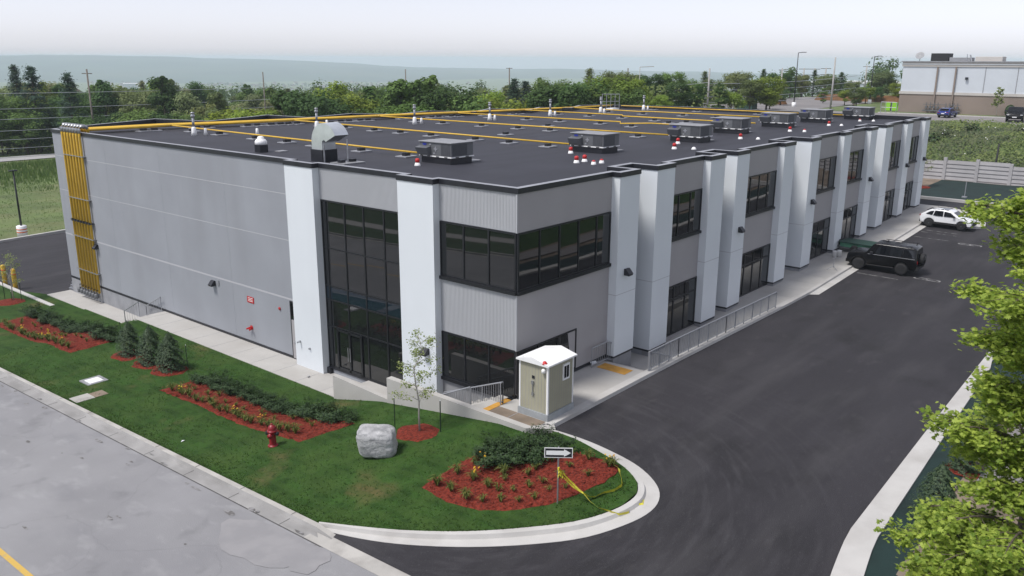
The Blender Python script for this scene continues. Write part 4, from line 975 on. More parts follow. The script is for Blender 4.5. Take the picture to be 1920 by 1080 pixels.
# daylily and perennial clumps
def make_clump(kind, seed):
    rg = random.Random(seed); t = empty('daylily_clump' if kind != 'small' else 'perennial_clump')
    m = MB().use(L_['lily']); blades(m, (0, 0, .02), 60 if kind != 'small' else 26, .40 if kind != 'small' else .26, rg, .75, .014); m.build('leaves', t)
    if kind == 'bloom':
        m = MB().use(L_['bloom'])
        for i in range(5):
            a = rg.uniform(0, 6.28); r_ = rg.uniform(.04, .22); c = Vector((r_*math.cos(a), r_*math.sin(a), rg.uniform(.34, .56)))
            for k in range(4): leafquad(m, c+Vector((rg.uniform(-.02, .02),)*3), Vector((rg.uniform(-1, 1), rg.uniform(-1, 1), 1)), .036, rg)
        m.build('flowers', t)
    return t
protos = {k: [make_clump(k, s) for s in (1, 2)] for k in ('plain', 'bloom', 'small')}
fresh = {id(p) for v in protos.values() for p in v}
def put_clump(kind, x, y, label, group, s=1.0):
    p = protos[kind][rnd.randrange(2)]
    if id(p) in fresh: fresh.discard(id(p)); o = p
    else: o = dup(p)
    o.location = (x, y, lawn(x, y)+.05); o.rotation_euler.z = rnd.uniform(0, 6.28); o.scale = (s*rnd.uniform(.85, 1.15),)*3
    tag(o, label, 'flower clump', group)
def rowpts(a, b, n): return [(lerp(a[0], b[0], (i+.5)/n), lerp(a[1], b[1], (i+.5)/n)) for i in range(n)]
for b, nm, P0, P1, Q0, Q1 in ((0, 'far mulch bed', (-6.75, 36.4), (-6.8, 26.2), (-5.7, 36.7), (-5.7, 26.3)), (1, 'bed behind hydrant', (-6.55, 15.9), (-6.5, 6.0), (-5.7, 15.9), (-5.55, 5.9))):
    for i, (x, y) in enumerate(rowpts(P0, P1, 20)):
        k = 'bloom' if rnd.random() < .16 else 'plain'
        put_clump(k, x+rnd.uniform(-.12, .12), y+rnd.uniform(-.15, .15), ('yellow flowering' if k == 'bloom' else 'green grassy')+' daylily clump, '+ordw(i)+' from left in street-side row, '+nm, 'daylilies in the long beds', 1.05)
    for i, (x, y) in enumerate(rowpts(Q0, Q1, 13)):
        put_clump('small', x+rnd.uniform(-.25, .25), y+rnd.uniform(-.2, .2), 'sparse perennial clump, '+ordw(i)+' from left in middle row, '+nm, 'perennials in the long beds', .95)
B3 = [(-6.69, -2.08, 'plain'), (-6.69, -2.71, 'plain'), (-6.76, -3.48, 'plain'), (-5.77, -2.16, 'plain'), (-5.79, -2.91, 'bloom'), (-5.84, -3.63, 'plain'), (-4.98, -2.25, 'plain'), (-4.9, -2.73, 'bloom'), (-6.58, -4.05, 'small'), (-6.26, -4.54, 'small'), (-5.93, -5.05, 'small'), (-5.53, -5.38, 'small'), (-5.82, -4.07, 'small'), (-5.54, -4.5, 'small'), (-5.2, -3.84, 'small'), (-5.08, -4.79, 'small'), (-4.63, -5.01, 'small'), (-4.96, -3.59, 'plain'), (-4.51, -4.29, 'small'), (-4.09, -4.3, 'small'), (-3.36, -4.45, 'plain'), (-4.88, -5.49, 'small'), (-4.46, -5.84, 'small'), (-4.03, -5.3, 'small'), (-3.31, -5.15, 'small'), (-3.42, -6.03, 'small'), (-2.54, -6.29, 'bloom'), (-2.39, -6.37, 'plain'), (-2.54, -5.42, 'plain'), (-2.65, -4.74, 'small')]
TREES = [(33.3, 167.3, 8.1, 'round', 'mid', -60), (34.5, 162.3, 8.8, 'round', 'dark', -30), (44.8, 185.3, 9.6, 'round', 'olive', -3), (36.8, 160.9, 7.2, 'round', 'mid', 0), (44.0, 172.4, 9.4, 'round', 'mid', 5), (59.3, 221.3, 7.7, 'round', 'olive', 15), (38.2, 160.9, 2.5, 'round', 'mid', 15), (58.8, 218.6, 9.6, 'round', 'olive', 18), (43.5, 169.4, 3.6, 'round', 'dark', 20), (57.0, 212.6, 8.1, 'round', 'dark', 21), (39.7, 162.3, 10.1, 'willow', 'mid', 24), (45.0, 167.8, 14.5, 'pine', 'blue', 25), (47.9, 184.8, 10.8, 'round', 'pale', 27), (40.5, 163.3, 5.5, 'round', 'dark', 30), (55.7, 205.7, 8.2, 'willow', 'lime', 30), (44.6, 163.7, 9.3, 'round', 'mid', 45), (41.7, 162.5, 1.8, 'round', 'dark', 45), (64.6, 222.9, 9.2, 'pine', 'dark', 52), (45.5, 161.2, 14.3, 'pine', 'blue', 55), (56.4, 198.7, 6.5, 'willow', 'olive', 57), (44.6, 160.5, 5.9, 'round', 'dark', 60), (42.0, 158.8, 6.2, 'round', 'mid', 62), (61.0, 208.4, 10.1, 'tall', 'olive', 66), (43.9, 160.5, 1.3, 'round', 'mid', 75), (69.9, 225.9, 7.5, 'round', 'olive', 82), (44.3, 158.9, 4.6, 'round', 'dark', 85), (49.5, 165.0, 7.2, 'round', 'dark', 90), (79.6, 248.4, 5.9, 'tall', 'olive', 90), (46.1, 159.6, 1.9, 'round', 'dark', 100), (78.4, 240.8, 8.1, 'round', 'mid', 101), (81.0, 246.5, 8.0, 'round', 'olive', 104), (59.0, 190.8, 11.1, 'round', 'pale', 104), (47.7, 162.5, 5.4, 'round', 'dark', 105), (54.6, 179.4, 10.7, 'pine', 'lime', 106), (56.2, 180.2, 8.2, 'round', 'mid', 117), (72.4, 217.9, 9.4, 'willow', 'mid', 124), (45.4, 145.0, 13.2, 'pine', 'blue', 125), (51.9, 164.8, 11.0, 'tall', 'dark', 135), (62.9, 190.4, 11.0, 'round', 'lime', 138), (49.6, 149.8, 10.2, 'round', 'dark', 150), (41.1, 131.7, 6.4, 'round', 'dark', 150), (62.2, 182.2, 8.1, 'round', 'dark', 160), (77.7, 218.3, 9.5, 'pine', 'mid', 160), (75.8, 206.7, 7.9, 'round', 'dark', 183), (82.5, 220.0, 5.9, 'willow', 'olive', 188), (53.2, 148.2, 12.2, 'tall', 'dark', 190), (65.5, 178.0, 10.2, 'tall', 'mid', 202), (45.3, 129.7, 7.2, 'round', 'dark', 205), (58.1, 150.2, 11.6, 'round', 'olive', 228), (73.2, 185.5, 8.3, 'pine', 'dark', 236), (81.8, 199.2, 8.7, 'tall', 'olive', 250), (48.3, 126.1, 7.7, 'round', 'mid', 255), (95.4, 225.2, 7.4, 'round', 'olive', 256), (55.5, 138.1, 10.9, 'round', 'olive', 262), (87.7, 205.5, 8.5, 'willow', 'olive', 269), (95.4, 219.6, 8.2, 'round', 'dark', 273), (91.7, 208.1, 9.8, 'pine', 'pale', 287), (56.1, 131.1, 13.2, 'tall', 'dark', 300), (64.3, 150.7, 10.4, 'round', 'mid', 302), (86.8, 192.2, 10.6, 'tall', 'lime', 308), (50.6, 120.4, 7.3, 'round', 'dark', 310), (93.0, 201.1, 8.0, 'round', 'olive', 318), (62.7, 138.9, 10.7, 'round', 'dark', 325), (78.4, 168.7, 11.6, 'tall', 'pale', 338), (112.3, 227.7, 5.6, 'round', 'olive', 347), (57.9, 125.5, 10.6, 'willow', 'pale', 350), (53.0, 116.8, 7.4, 'round', 'mid', 355), (95.0, 192.8, 8.7, 'willow', 'pale', 360), (59.0, 122.5, 10.0, 'willow', 'olive', 378), (100.7, 195.7, 10.5, 'willow', 'dark', 386), (105.0, 198.4, 10.7, 'willow', 'mid', 402), (52.9, 107.6, 10.9, 'tall', 'olive', 405), (90.0, 161.0, 7.0, 'willow', 'pale', 440), (43.4, 87.6, 9.4, 'round', 'lime', 440), (118.7, 204.5, 5.7, 'round', 'olive', 459), (45.2, 86.4, 9.6, 'round', 'lime', 470), (127.9, 215.4, 5.5, 'willow', 'lime', 471), (107.3, 182.9, 8.1, 'round', 'mid', 474), (106.6, 181.0, 9.2, 'tall', 'dark', 476), (92.3, 155.9, 8.3, 'willow', 'pale', 478), (45.9, 83.5, 9.8, 'round', 'lime', 500), (117.4, 188.1, 8.2, 'round', 'mid', 511), (92.0, 147.7, 8.0, 'willow', 'pale', 515), (96.6, 156.0, 9.5, 'tall', 'mid', 519), (129.0, 202.3, 7.0, 'tall', 'mid', 521), (109.9, 172.4, 7.5, 'willow', 'dark', 531), (46.8, 80.5, 11.7, 'tall', 'dark', 532), (98.2, 151.3, 9.0, 'pine', 'olive', 550), (49.4, 81.1, 11.5, 'tall', 'dark', 556), (116.3, 174.1, 7.4, 'round', 'olive', 561), (48.0, 74.6, 12.7, 'round', 'dark', 595), (120.0, 170.7, 7.1, 'tall', 'dark', 595), (114.8, 163.3, 9.1, 'round', 'mid', 597), (118.6, 167.0, 8.2, 'pine', 'pale', 603), (98.3, 139.9, 10.3, 'willow', 'dark', 605), (138.0, 191.5, 6.1, 'round', 'lime', 606), (133.2, 184.4, 8.2, 'willow', 'mid', 609), (62.4, 88.7, 13.3, 'willow', 'lime', 628), (102.1, 138.1, 9.8, 'round', 'lime', 639), (109.6, 146.9, 9.2, 'round', 'mid', 642), (56.4, 78.1, 11.8, 'round', 'lime', 655), (103.8, 132.9, 9.7, 'round', 'olive', 676), (110.2, 139.9, 8.8, 'willow', 'lime', 679), (61.1, 79.4, 12.1, 'pine', 'dark', 690), (56.4, 72.9, 10.1, 'round', 'mid', 700), (108.0, 133.2, 10.4, 'willow', 'mid', 700), (115.7, 140.5, 9.8, 'round', 'mid', 708), (61.4, 76.5, 12.1, 'round', 'mid', 718), (61.9, 73.4, 13.1, 'tall', 'mid', 748), (172.3, 191.8, 5.1, 'tall', 'lime', 757), (58.9, 67.9, 10.5, 'round', 'mid', 770), (62.2, 70.4, 13.5, 'tall', 'mid', 778), (121.0, 131.5, 9.0, 'round', 'dark', 783), (66.5, 71.7, 14.1, 'tall', 'mid', 806), (162.4, 167.9, 6.6, 'round', 'olive', 811), (135.4, 138.6, 9.2, 'pine', 'olive', 822), (169.0, 171.5, 8.5, 'tall', 'olive', 824), (132.6, 133.6, 10.1, 'willow', 'dark', 833), (64.0, 65.7, 12.9, 'round', 'dark', 838), (61.7, 62.3, 9.9, 'round', 'mid', 850), (77.2, 75.0, 12.7, 'willow', 'olive', 868), (65.2, 61.5, 11.6, 'round', 'mid', 890), (80.9, 74.0, 12.8, 'willow', 'lime', 905), (137.8, 124.1, 9.5, 'willow', 'olive', 909), (127.7, 114.3, 8.9, 'round', 'mid', 914), (67.7, 58.7, 11.8, 'round', 'lime', 940), (153.7, 129.6, 8.3, 'round', 'lime', 952), (172.9, 145.1, 9.0, 'willow', 'olive', 955), (118.0, 98.9, 10.7, 'tall', 'olive', 957), (105.8, 87.9, 12.2, 'pine', 'blue', 965), (153.5, 126.5, 7.7, 'willow', 'olive', 967), (66.1, 54.4, 10.4, 'round', 'lime', 970), (167.8, 137.6, 8.5, 'round', 'pale', 971), (111.1, 89.4, 11.7, 'pine', 'blue', 985), (164.4, 131.9, 8.9, 'tall', 'olive', 985), (158.3, 122.7, 10.1, 'pine', 'mid', 1008), (81.3, 62.6, 10.0, 'pine', 'dark', 1010), (76.0, 58.0, 11.8, 'round', 'dark', 1015), (115.9, 86.6, 11.6, 'round', 'mid', 1028), (163.2, 120.9, 7.5, 'round', 'dark', 1037), (76.3, 54.3, 13.4, 'round', 'dark', 1055), (179.3, 124.5, 9.4, 'round', 'mid', 1080), (79.3, 53.6, 13.2, 'round', 'dark', 1085), (131.1, 87.7, 13.0, 'pine', 'olive', 1105), (82.7, 52.2, 12.2, 'round', 'mid', 1125), (86.8, 53.3, 12.9, 'round', 'lime', 1142), (192.8, 120.8, 9.0, 'round', 'dark', 1147), (125.7, 77.8, 13.1, 'round', 'olive', 1152), (167.0, 102.5, 8.0, 'tall', 'dark', 1156), (86.6, 49.9, 11.3, 'round', 'mid', 1175), (131.7, 77.7, 12.9, 'round', 'olive', 1182), (102.8, 57.9, 11.9, 'willow', 'lime', 1196), (156.2, 86.6, 10.0, 'round', 'mid', 1213), (194.9, 108.9, 7.5, 'willow', 'mid', 1217), (129.7, 71.3, 13.2, 'round', 'dark', 1222), (96.2, 49.4, 9.5, 'round', 'lime', 1240), (188.6, 99.9, 9.9, 'round', 'lime', 1247), (133.6, 68.6, 12.7, 'round', 'mid', 1262), (106.1, 52.3, 11.4, 'round', 'dark', 1268), (195.3, 97.6, 10.4, 'round', 'mid', 1295), (109.2, 50.8, 11.0, 'round', 'dark', 1300), (152.6, 70.8, 9.5, 'tall', 'dark', 1309), (130.7, 59.5, 10.7, 'round', 'dark', 1310), (152.7, 71.2, 13.2, 'pine', 'olive', 1322), (198.3, 91.7, 10.5, 'round', 'olive', 1340), (113.0, 47.7, 11.0, 'tall', 'dark', 1350), (115.7, 46.7, 10.2, 'willow', 'lime', 1372), (163.7, 67.6, 9.8, 'round', 'dark', 1373), (160.4, 66.8, 12.7, 'round', 'olive', 1385), (120.7, 45.5, 11.6, 'round', 'olive', 1408), (129.9, 45.7, 9.7, 'round', 'lime', 1428), (167.3, 63.8, 12.7, 'pine', 'dark', 1432), (123.7, 43.7, 12.2, 'round', 'lime', 1440), (145.8, 50.3, 11.0, 'tall', 'olive', 1447), (173.3, 62.4, 12.4, 'round', 'dark', 1462), (188.2, 65.6, 12.3, 'pine', 'dark', 1484), (191.1, 63.8, 11.6, 'round', 'olive', 1505), (160.4, 46.9, 8.8, 'tall', 'mid', 1524), (194.9, 62.2, 12.4, 'pine', 'dark', 1528), (215.0, 63.9, 8.8, 'round', 'mid', 1543), (191.2, 57.8, 11.7, 'round', 'olive', 1550), (197.8, 54.9, 7.4, 'tall', 'mid', 1565), (199.9, 57.1, 11.8, 'pine', 'dark', 1578), (154.9, 40.4, 9.1, 'round', 'lime', 1585), (149.6, 36.3, 9.7, 'round', 'olive', 1586), (180.9, 45.3, 8.9, 'round', 'dark', 1596), (198.0, 53.4, 10.1, 'round', 'olive', 1600), (213.4, 54.4, 9.1, 'tall', 'lime', 1604), (174.0, 40.2, 9.7, 'willow', 'dark', 1620), (165.7, 39.7, 9.5, 'round', 'lime', 1625), (212.4, 50.5, 9.2, 'willow', 'mid', 1630), (220.8, 51.5, 7.8, 'tall', 'mid', 1640), (180.9, 41.1, 12.9, 'round', 'olive', 1657), (177.1, 36.5, 10.1, 'round', 'lime', 1685)]
for n_, (x, y, k) in enumerate(B3):
    put_clump(k, x, y, {'plain': 'green grassy daylily clump', 'bloom': 'daylily clump with yellow blooms', 'small': 'small sparse perennial clump'}[k]+', '+ordw(sum(1 for q in B3[:n_+1] if q[2] == k)-1)+' from left in the arrow sign bed', 'daylilies in the rounded bed')
# junipers
def make_juniper(seed, n=2200):
    rg = random.Random(seed); t = empty('juniper_shrub'); m = MB().use(L_['juniper'])
    for b in range(16):
        a = rg.uniform(0, 6.28); L = rg.uniform(.45, .85); el = rg.uniform(.25, .8)
        for i in range(n//16):
            f = rg.random()**.7; sp = .05+.20*f*(1.15-f)*2
            c = Vector((math.cos(a)*L*f+rg.gauss(0, sp*.55), math.sin(a)*L*f+rg.gauss(0, sp*.55), .08+el*.62*f+rg.gauss(0, sp*.4)))
            if c.z < .02: c.z = .02+rg.random()*.05
            leafquad(m, c, Vector((math.cos(a)*.4+rg.uniform(-.6, .6), math.sin(a)*.4+rg.uniform(-.6, .6), 1)), rg.uniform(.026, .05), rg, .6)
    m.build('foliage', t)
    m = MB().use(M['bark']); m.tube([(0, 0, -.05), (0, 0, .3)], .03, 6, r1=.015); m.build('stem', t)
    return t
jp = [make_juniper(s) for s in (11, 12, 13)]; jf = set(map(id, jp))
def put_j(x, y, s, label, group):
    p = rnd.choice(jp)
    if id(p) in jf: jf.discard(id(p)); o = p
    else: o = dup(p)
    o.location = (x, y, lawn(x, y)); o.rotation_euler.z = rnd.uniform(0, 6.28); o.scale = (s, s, s*.95); tag(o, label, 'shrub', group)
for i, (x, y) in enumerate(rowpts((-4.35, 38.0), (-4.65, 25.4), 15)): put_j(x, y, rnd.uniform(.85, 1.15), 'dark green juniper, '+ordw(i)+' from left in the far bed hedge', 'juniper hedge of the far bed')
for i, (x, y) in enumerate(rowpts((-4.85, 16.2), (-4.6, 5.2), 14)): put_j(x, y, rnd.uniform(.85, 1.15), 'dark green juniper, '+ordw(i)+' from left in the hedge behind the hydrant', 'juniper hedge behind the hydrant')
for i, (x, y) in enumerate([(-4.2, -2.2), (-3.6, -2.6), (-3.0, -3.1), (-4.1, -3.0), (-3.4, -3.5), (-2.6, -3.9), (-4.5, -2.75), (-2.5, -3.3), (-3.75, -3.75)]): put_j(x, y, rnd.uniform(.95, 1.3), 'spreading dark juniper, '+ordw(i)+' from left in clump behind the arrow sign', 'juniper clump behind the arrow sign')
# spruces
def make_spruce(seed):
    rg = random.Random(seed); t = empty('spruce_tree'); m = MB().use(L_['spruce'])
    H = 2.0
    for i in range(5200):
        f = rg.random()**1.1; z = .10+f*(H-.12); r_ = (1-f**2.3)**.8*.80+.03
        a = rg.uniform(0, 6.28); k = .80+.2*math.sin(a*5+f*23)+.12*math.sin(a*9+f*41); q = r_*k*(.55+.5*rg.random()**.5)
        c = Vector((math.cos(a)*q, math.sin(a)*q, z-.10*q))
        leafquad(m, c, Vector((math.cos(a)*.7, math.sin(a)*.7, .9)), rg.uniform(.035, .065), rg, .45)
    for i in range(40):
        c = Vector((rg.gauss(0, .05), rg.gauss(0, .05), H-.1+rg.uniform(0, .2))); leafquad(m, c, Vector((rg.uniform(-1, 1), rg.uniform(-1, 1), .3)), .035, rg, .4)
    m.build('crown', t)
    m = MB().use(M['bark']); m.tube([(0, 0, -.1), (0, 0, 1.9)], .05, 7, r1=.015); m.build('trunk', t)
    return t
sp = [make_spruce(s) for s in (21, 22, 23)]
for i, (x, y, s, w) in enumerate([(-5.2, 22.6, .92, 'left one of the three young spruces on the lawn'), (-5.15, 20.4, 1.0, 'middle one of the three young spruces on the lawn'), (-5.05, 18.65, .98, 'right one of the three young spruces on the lawn')]):
    o = sp[i]; o.location = (x, y, lawn(x, y)); o.scale = (s,)*3; tag(o, 'small dark blue-green spruce, '+w, 'spruce', 'young spruces on the lawn')
    ring(x-.1, y, .85, 'red mulch ring under a young spruce', 1.0, 1.15)
for i, (x, y, w) in enumerate([(1.5, -15.75, 'nearest one below the maple'), (9.8, -15.45, 'farther one behind the far kerb'), (5.6, -15.7, 'middle one half hidden behind the maple')]):
    zf = lambda a, b: asph(a, -14)+.09
    o = dup(sp[i % 2]); o.location = (x, y, zf(x, y)); o.scale = ((.92, .66, .74)[i],)*3; o.rotation_euler.z = i; tag(o, 'young spruce in the green blanket strip, '+w, 'spruce', 'young spruces beyond the parking')
    ring(x, y, .62, 'red mulch ring in the green blanket strip', zf=zf)
def stake(x, y, label, h=1.35, zf=lawn):
    m = MB().use(M['greenpost']); m.box(-.022, .022, -.006, .006, -.1, h); m.box(-.005, .005, -.006, .025, -.1, h); m.use(M['whitep']); m.box(-.023, .023, -.007, .007, h, h+.05)
    o = m.build('tree_stake'); o.location = (x, y, zf(x, y)); o.rotation_euler.z = rnd.uniform(0, 3); tag(o, label, 'stake', 'tree stakes')
stake(-4.2, 2.75, 'dark green steel stake left of the sapling by the boulder'); stake(-3.62, .78, 'dark green steel stake right of the sapling by the boulder', 1.3)
stake(-4.5, 25.0, 'dark stake at the end of the far juniper hedge', 1.2); stake(-4.5, 18.0, 'dark stake right of the right young spruce', 1.3); stake(-4.2, 19.8, 'dark stake between the middle and right young spruces', 1.2)
stake(-4.1, 43.1, 'left dark stake of the sapling at the rear corner'); stake(-3.45, 41.9, 'right dark stake of the sapling at the rear corner'); stake(-3.9, 42.4, 'middle short stake of the sapling at the rear corner', .7)
# saplings
def make_sapling(name, seed, H, spread, nleaf, lm, loc, label, s=.045, zf=lawn):
    rg = random.Random(seed); x, y = loc; t = empty(name, (x, y, zf(x, y))); tag(t, label, 'tree')
    tr = MB().use(M['palebark'], True); bend = [(rg.uniform(-.05, .05)*k, rg.uniform(-.05, .05)*k, H*k/6) for k in range(7)]
    tr.tube(bend, .04, 7, r1=.012); m = MB().use(lm)
    for b in range(17):
        f = .30+.68*(b+rg.random())/17; k = f*6; i0 = min(5, int(k)); base = Vector(bend[i0]).lerp(Vector(bend[i0+1]), k-i0)
        a = b*2.4+rg.uniform(-.4, .4); L = spread*(1.15-.75*f)*rg.uniform(.75, 1.2)
        tip = base+Vector((math.cos(a)*L, math.sin(a)*L, L*rg.uniform(.25, .75)))
        mid = base.lerp(tip, .5)+Vector((0, 0, .08)); tr.tube([base, mid, tip], .012, 5, r1=.004)
        for q in range(nleaf):
            u = rg.random()**.6; p = base.lerp(tip, .25+.8*u)+Vector((rg.gauss(0, .11), rg.gauss(0, .11), rg.gauss(-.04, .09)))
            leafquad(m, p, Vector((rg.uniform(-.7, .7), rg.uniform(-.7, .7), .8)), s*rg.uniform(.7, 1.2), rg, .55)
    m.build('crown', t); tr.build('trunk', t); return t
make_sapling('sapling', 31, 4.0, 1.05, 88, L_['sapling'], (-3.95, 1.6), 'slender young tree with airy pale green leaves in a mulch ring by the boulder', .048)
ring(-4.05, 1.65, .85, 'red mulch ring under the sapling by the boulder', .9, 1.15)
make_sapling('sapling', 32, 3.3, .85, 36, L_['sapling'], (-3.75, 42.5), 'small sparse young tree at the far left corner of the lawn', .055)
ring(-4.1, 42.2, 1.0, 'red mulch ring at the rear corner')
endz = lambda a, b: 3.58+.02*(a-61)
make_sapling('sapling', 33, 4.3, 1.2, 52, L_['sapling'], (66.5, 2.0), 'leafy young tree before the pale fence beside the far building end', .07, endz); ring(66.5, 2.0, .9, 'red mulch ring by the pale fence', zf=endz)
make_sapling('sapling', 34, 4.3, 1.1, 52, L_['sapling'], (68.5, -9.2), 'leafy young tree before the pale fence at the right edge', .07, endz); ring(68.5, -9.2, .9, 'red mulch ring before the fence at the right edge', zf=endz)
# ------------------------------------------------------------------ lawn furniture
t = empty('fire_hydrant', (-7.6, 6.14, lawn(-7.6, 6.14)-.02)); tag(t, 'dark red fire hydrant standing on the lawn before the mulch bed', 'hydrant')
m = MB().use(M['hydrant'], True); m.lathe([(.20, 0), (.20, .06), (.135, .09), (.135, .60), (.19, .62), (.19, .68), (.15, .70), (.155, .80), (.11, .88), (.04, .92), (.04, .97), (.03, .98)], n=20); bevel(m.build('barrel', t), .008)
for a, r_, z in ((0, .085, .56), (180, .085, .56), (270, .105, .52)):
    m = MB().use(M['trim' if a != 270 else 'hydrant'], True); d = Vector((math.cos(R(a-60)), math.sin(R(a-60)), 0)); p = Vector((0, 0, z))
    m.tube([p+d*.10, p+d*.20], r_*.8, 12); m.tube([p+d*.195, p+d*.25], r_, 8); m.tube([p+d*.25, p+d*.28], .025, 6); m.build('outlet_cap', t)
bm = bmesh.new(); bmesh.ops.create_icosphere(bm, subdivisions=5, radius=1)
for v in bm.verts:
    p = v.co.copy(); k = 5.5
    s_ = (abs(p.x)**k+abs(p.y)**k+abs(p.z)**k)**(-1/k); q = p*s_
    q = Vector((q.x*.56, q.y*.70, q.z*.52)); q.y += q.z*.10; q.z += .05*q.y+.10*max(0, -q.y)*max(0, q.z)
    f = 1+.06*noise.fractal(p*1.1+Vector((1, 4, 2)), 1, 2, 4)+.04*noise.noise(p*2.6+Vector((3, 1, 2)))-.04*abs(noise.noise(p*5))+.012*noise.noise(p*14)
    v.co = q*f
for fc in bm.faces: fc.smooth = True
me = bpy.data.meshes.new('boulder'); bm.to_mesh(me); bm.free(); me.materials.append(M['granite'])
o = bpy.data.objects.new('boulder', me); col.objects.link(o); o.location = (-6.0, 1.75, lawn(-6, 1.75)+.50); o.rotation_euler = (0, 0, R(40)); tag(o, 'large squarish grey granite boulder resting on the lawn', 'boulder')
# arrow sign
sx, sy = -5.2, -6.07
t = empty('arrow_sign', (sx, sy, lawn(sx, sy))); tag(t, 'black one-way sign with a white arrow pointing right on a steel post', 'sign')
m = MB().use(M['galv']); m.tube([(0, 0, -.1), (0, 0, 1.99)], .028, 8); m.build('post', t)
sg = empty('sign_board', (0, 0, 1.80), R(-52)); sg.parent = t; sg.scale = (.87,)*3
T = Matrix.Identity(4)
m = MB().use(M['whitep']); m.box(-.52, .52, -.048, -.034, -.20, .20); bd = m.build('panel', sg)
m = MB().use(M['black']); m.box(-.49, .49, -.052, -.0485, -.17, .17); m.build('black_field', sg)
m = MB().use(M['whitep']); m.prism([(-.45, -.085), (.20, -.085), (.20, -.15), (.45, 0), (.20, .15), (.20, .085), (-.45, .085)], .0, .006)
m.v = [(x, -.0535-z*.5, y) for x, y, z in m.v]; m.build('arrow', sg)
z0 = lawn(sx, sy)
tp = MB().use(M['tape'])
def ribbon(pts, w=.05):
    rows = []
    for i, p in enumerate(pts):
        p = Vector(p); q = Vector(pts[min(i+1, len(pts)-1)])-Vector(pts[max(0, i-1)]); n = q.cross(Vector((.3, .2, 1))).normalized()
        tw = i*.9; n = (n*math.cos(tw*.35)+Vector((0, 0, 1))*math.sin(tw*.35)).normalized()*w
        rows.append([tuple(p-n), tuple(p+n)])
    tp.loft(rows)
def curve(a, b, sag, n=12, wob=.03, seed=1):
    rg = random.Random(seed); a, b = Vector(a), Vector(b); out = []
    for i in range(n+1):
        f = i/n; p = a.lerp(b, f); p.z -= sag*4*f*(1-f); p += Vector((rg.uniform(-wob, wob), rg.uniform(-wob, wob), rg.uniform(-wob, wob)*.5)); out.append(p)
    return out
for k in range(4): ribbon(curve((sx-.04, sy-.05, z0+1.30-.02*k), (sx+.05*k-.06, sy-.08-.03*k, z0+.75+.1*k), -.02, 6, .03, k), .035)
g1 = Vector((-4.35, -7.35, lawn(-4.35, -7.35)+.06))
ribbon(curve((sx, sy-.05, z0+1.25), (-4.75, -6.75, z0+.42), .05, 8, .015, 5), .045); ribbon(curve((sx, sy-.05, z0+1.15), (-4.70, -6.7, z0+.40), .12, 8, .015, 6), .035)
def onlawn(p): return (p[0], p[1], (lawn(*p)+.05))
ribbon([(-4.72, -6.72, z0+.41), (-4.72, -7.0, z0+.2), onlawn((-4.75, -7.35)), (-4.70, -7.75, asph(-4.7, -7.75)+.22), (-4.55, -8.0, asph(-4.55, -8)+.12), (-4.2, -8.15, asph(-4.2, -8.15)+.06), (-3.9, -8.0, asph(-3.9, -8)+.05), (-3.5, -8.25, asph(-3.5, -8.2)+.05), (-3.1, -8.05, asph(-3.1, -8)+.05)], .045)
ribbon([(-4.72, -6.72, z0+.41), (-4.5, -6.8, z0+.2), onlawn((-4.3, -6.9)), onlawn((-3.95, -7.0)), onlawn((-3.6, -7.22)), onlawn((-3.2, -7.25)), onlawn((-2.85, -7.0)), onlawn((-2.6, -6.75)), onlawn((-2.4, -6.6)), onlawn((-2.3, -6.35))], .06)
o = tp.build('caution_tape'); tag(o, 'crumpled yellow caution tape tied to the arrow sign and trailing on the ground', 'tape')
m = MB().use(M['pave']); m.box(-8.75, -7.75, 19.75, 20.75, .5, lawn(-8.3, 20.2)+.03); m.use(M['whitep']); m.box(-8.6, -7.95, 19.85, 20.5, lawn(-8.3, 20.2)+.03, lawn(-8.3, 20.2)+.06); o = m.build('inspection_cover'); tag(o, 'pale square utility cover set flush in the lawn', 'utility cover')
m = MB().use(M['soil']); m.box(-10.15, -8.65, 17.85, 18.55, .4, lawn(-9.4, 18.2)+.02); m.use(M['oldkerb']); m.box(-10.15, -9.3, 17.8, 18.6, .4, lawn(-9.7, 18.2)+.04); o = m.build('concrete_slab'); tag(o, 'narrow weathered concrete slab between lawn and street kerb', 'slab')
m = MB().use(M['paper']); m.add([(-.09, 0, .02), (0, .06, .05), (.1, .02, .03), (.02, -.06, .06)], [(0, 1, 3), (1, 2, 3)]); o = m.build('litter'); o.location = (-9.43, 9.73, lawn(-9.43, 9.73)); tag(o, 'scrap of white litter on the grass near the street kerb', 'litter')
for i, (x, y) in enumerate([(-2.3, 48.0), (-2.3, 46.1)]):
    m = MB().use(M['yellow'], True); m.lathe([(.16, -.3), (.16, 1.35), (.13, 1.43), (.05, 1.47)], n=14); m.use(M['orange'], True); m.lathe([(.163, 1.0), (.163, 1.1)], n=14); o = m.build('bollard'); o.location = (x, y, -.5); tag(o, 'yellow steel bollard at the rear lot entrance, '+('left' if i == 0 else 'right')+' one of two', 'bollard', 'yellow bollards')
t = empty('lot_lamp', (5.9, 66.3, -.8)); tag(t, 'black lamp post on a white base with orange stripes beside the rear lot', 'lamp post')
m = MB().use(M['whitep'], True); m.lathe([(.45, 0), (.45, 1.15), (.40, 1.2)], n=16); b = m.build('base', t); m = MB().use(M['orange'], True); m.lathe([(.455, .55), (.455, .65)], n=16); m.lathe([(.455, .82), (.455, .92)], n=16); m.build('stripe', b)
m = MB().use(M['black'], True); m.tube([(0, 0, 1.2), (0, 0, 6.4)], .10, 8, r1=.07); m.build('pole', t); m = MB().use(M['black']); m.box(-.35, .35, -.16, .16, 6.4, 6.5); m.build('lamp_head', t)
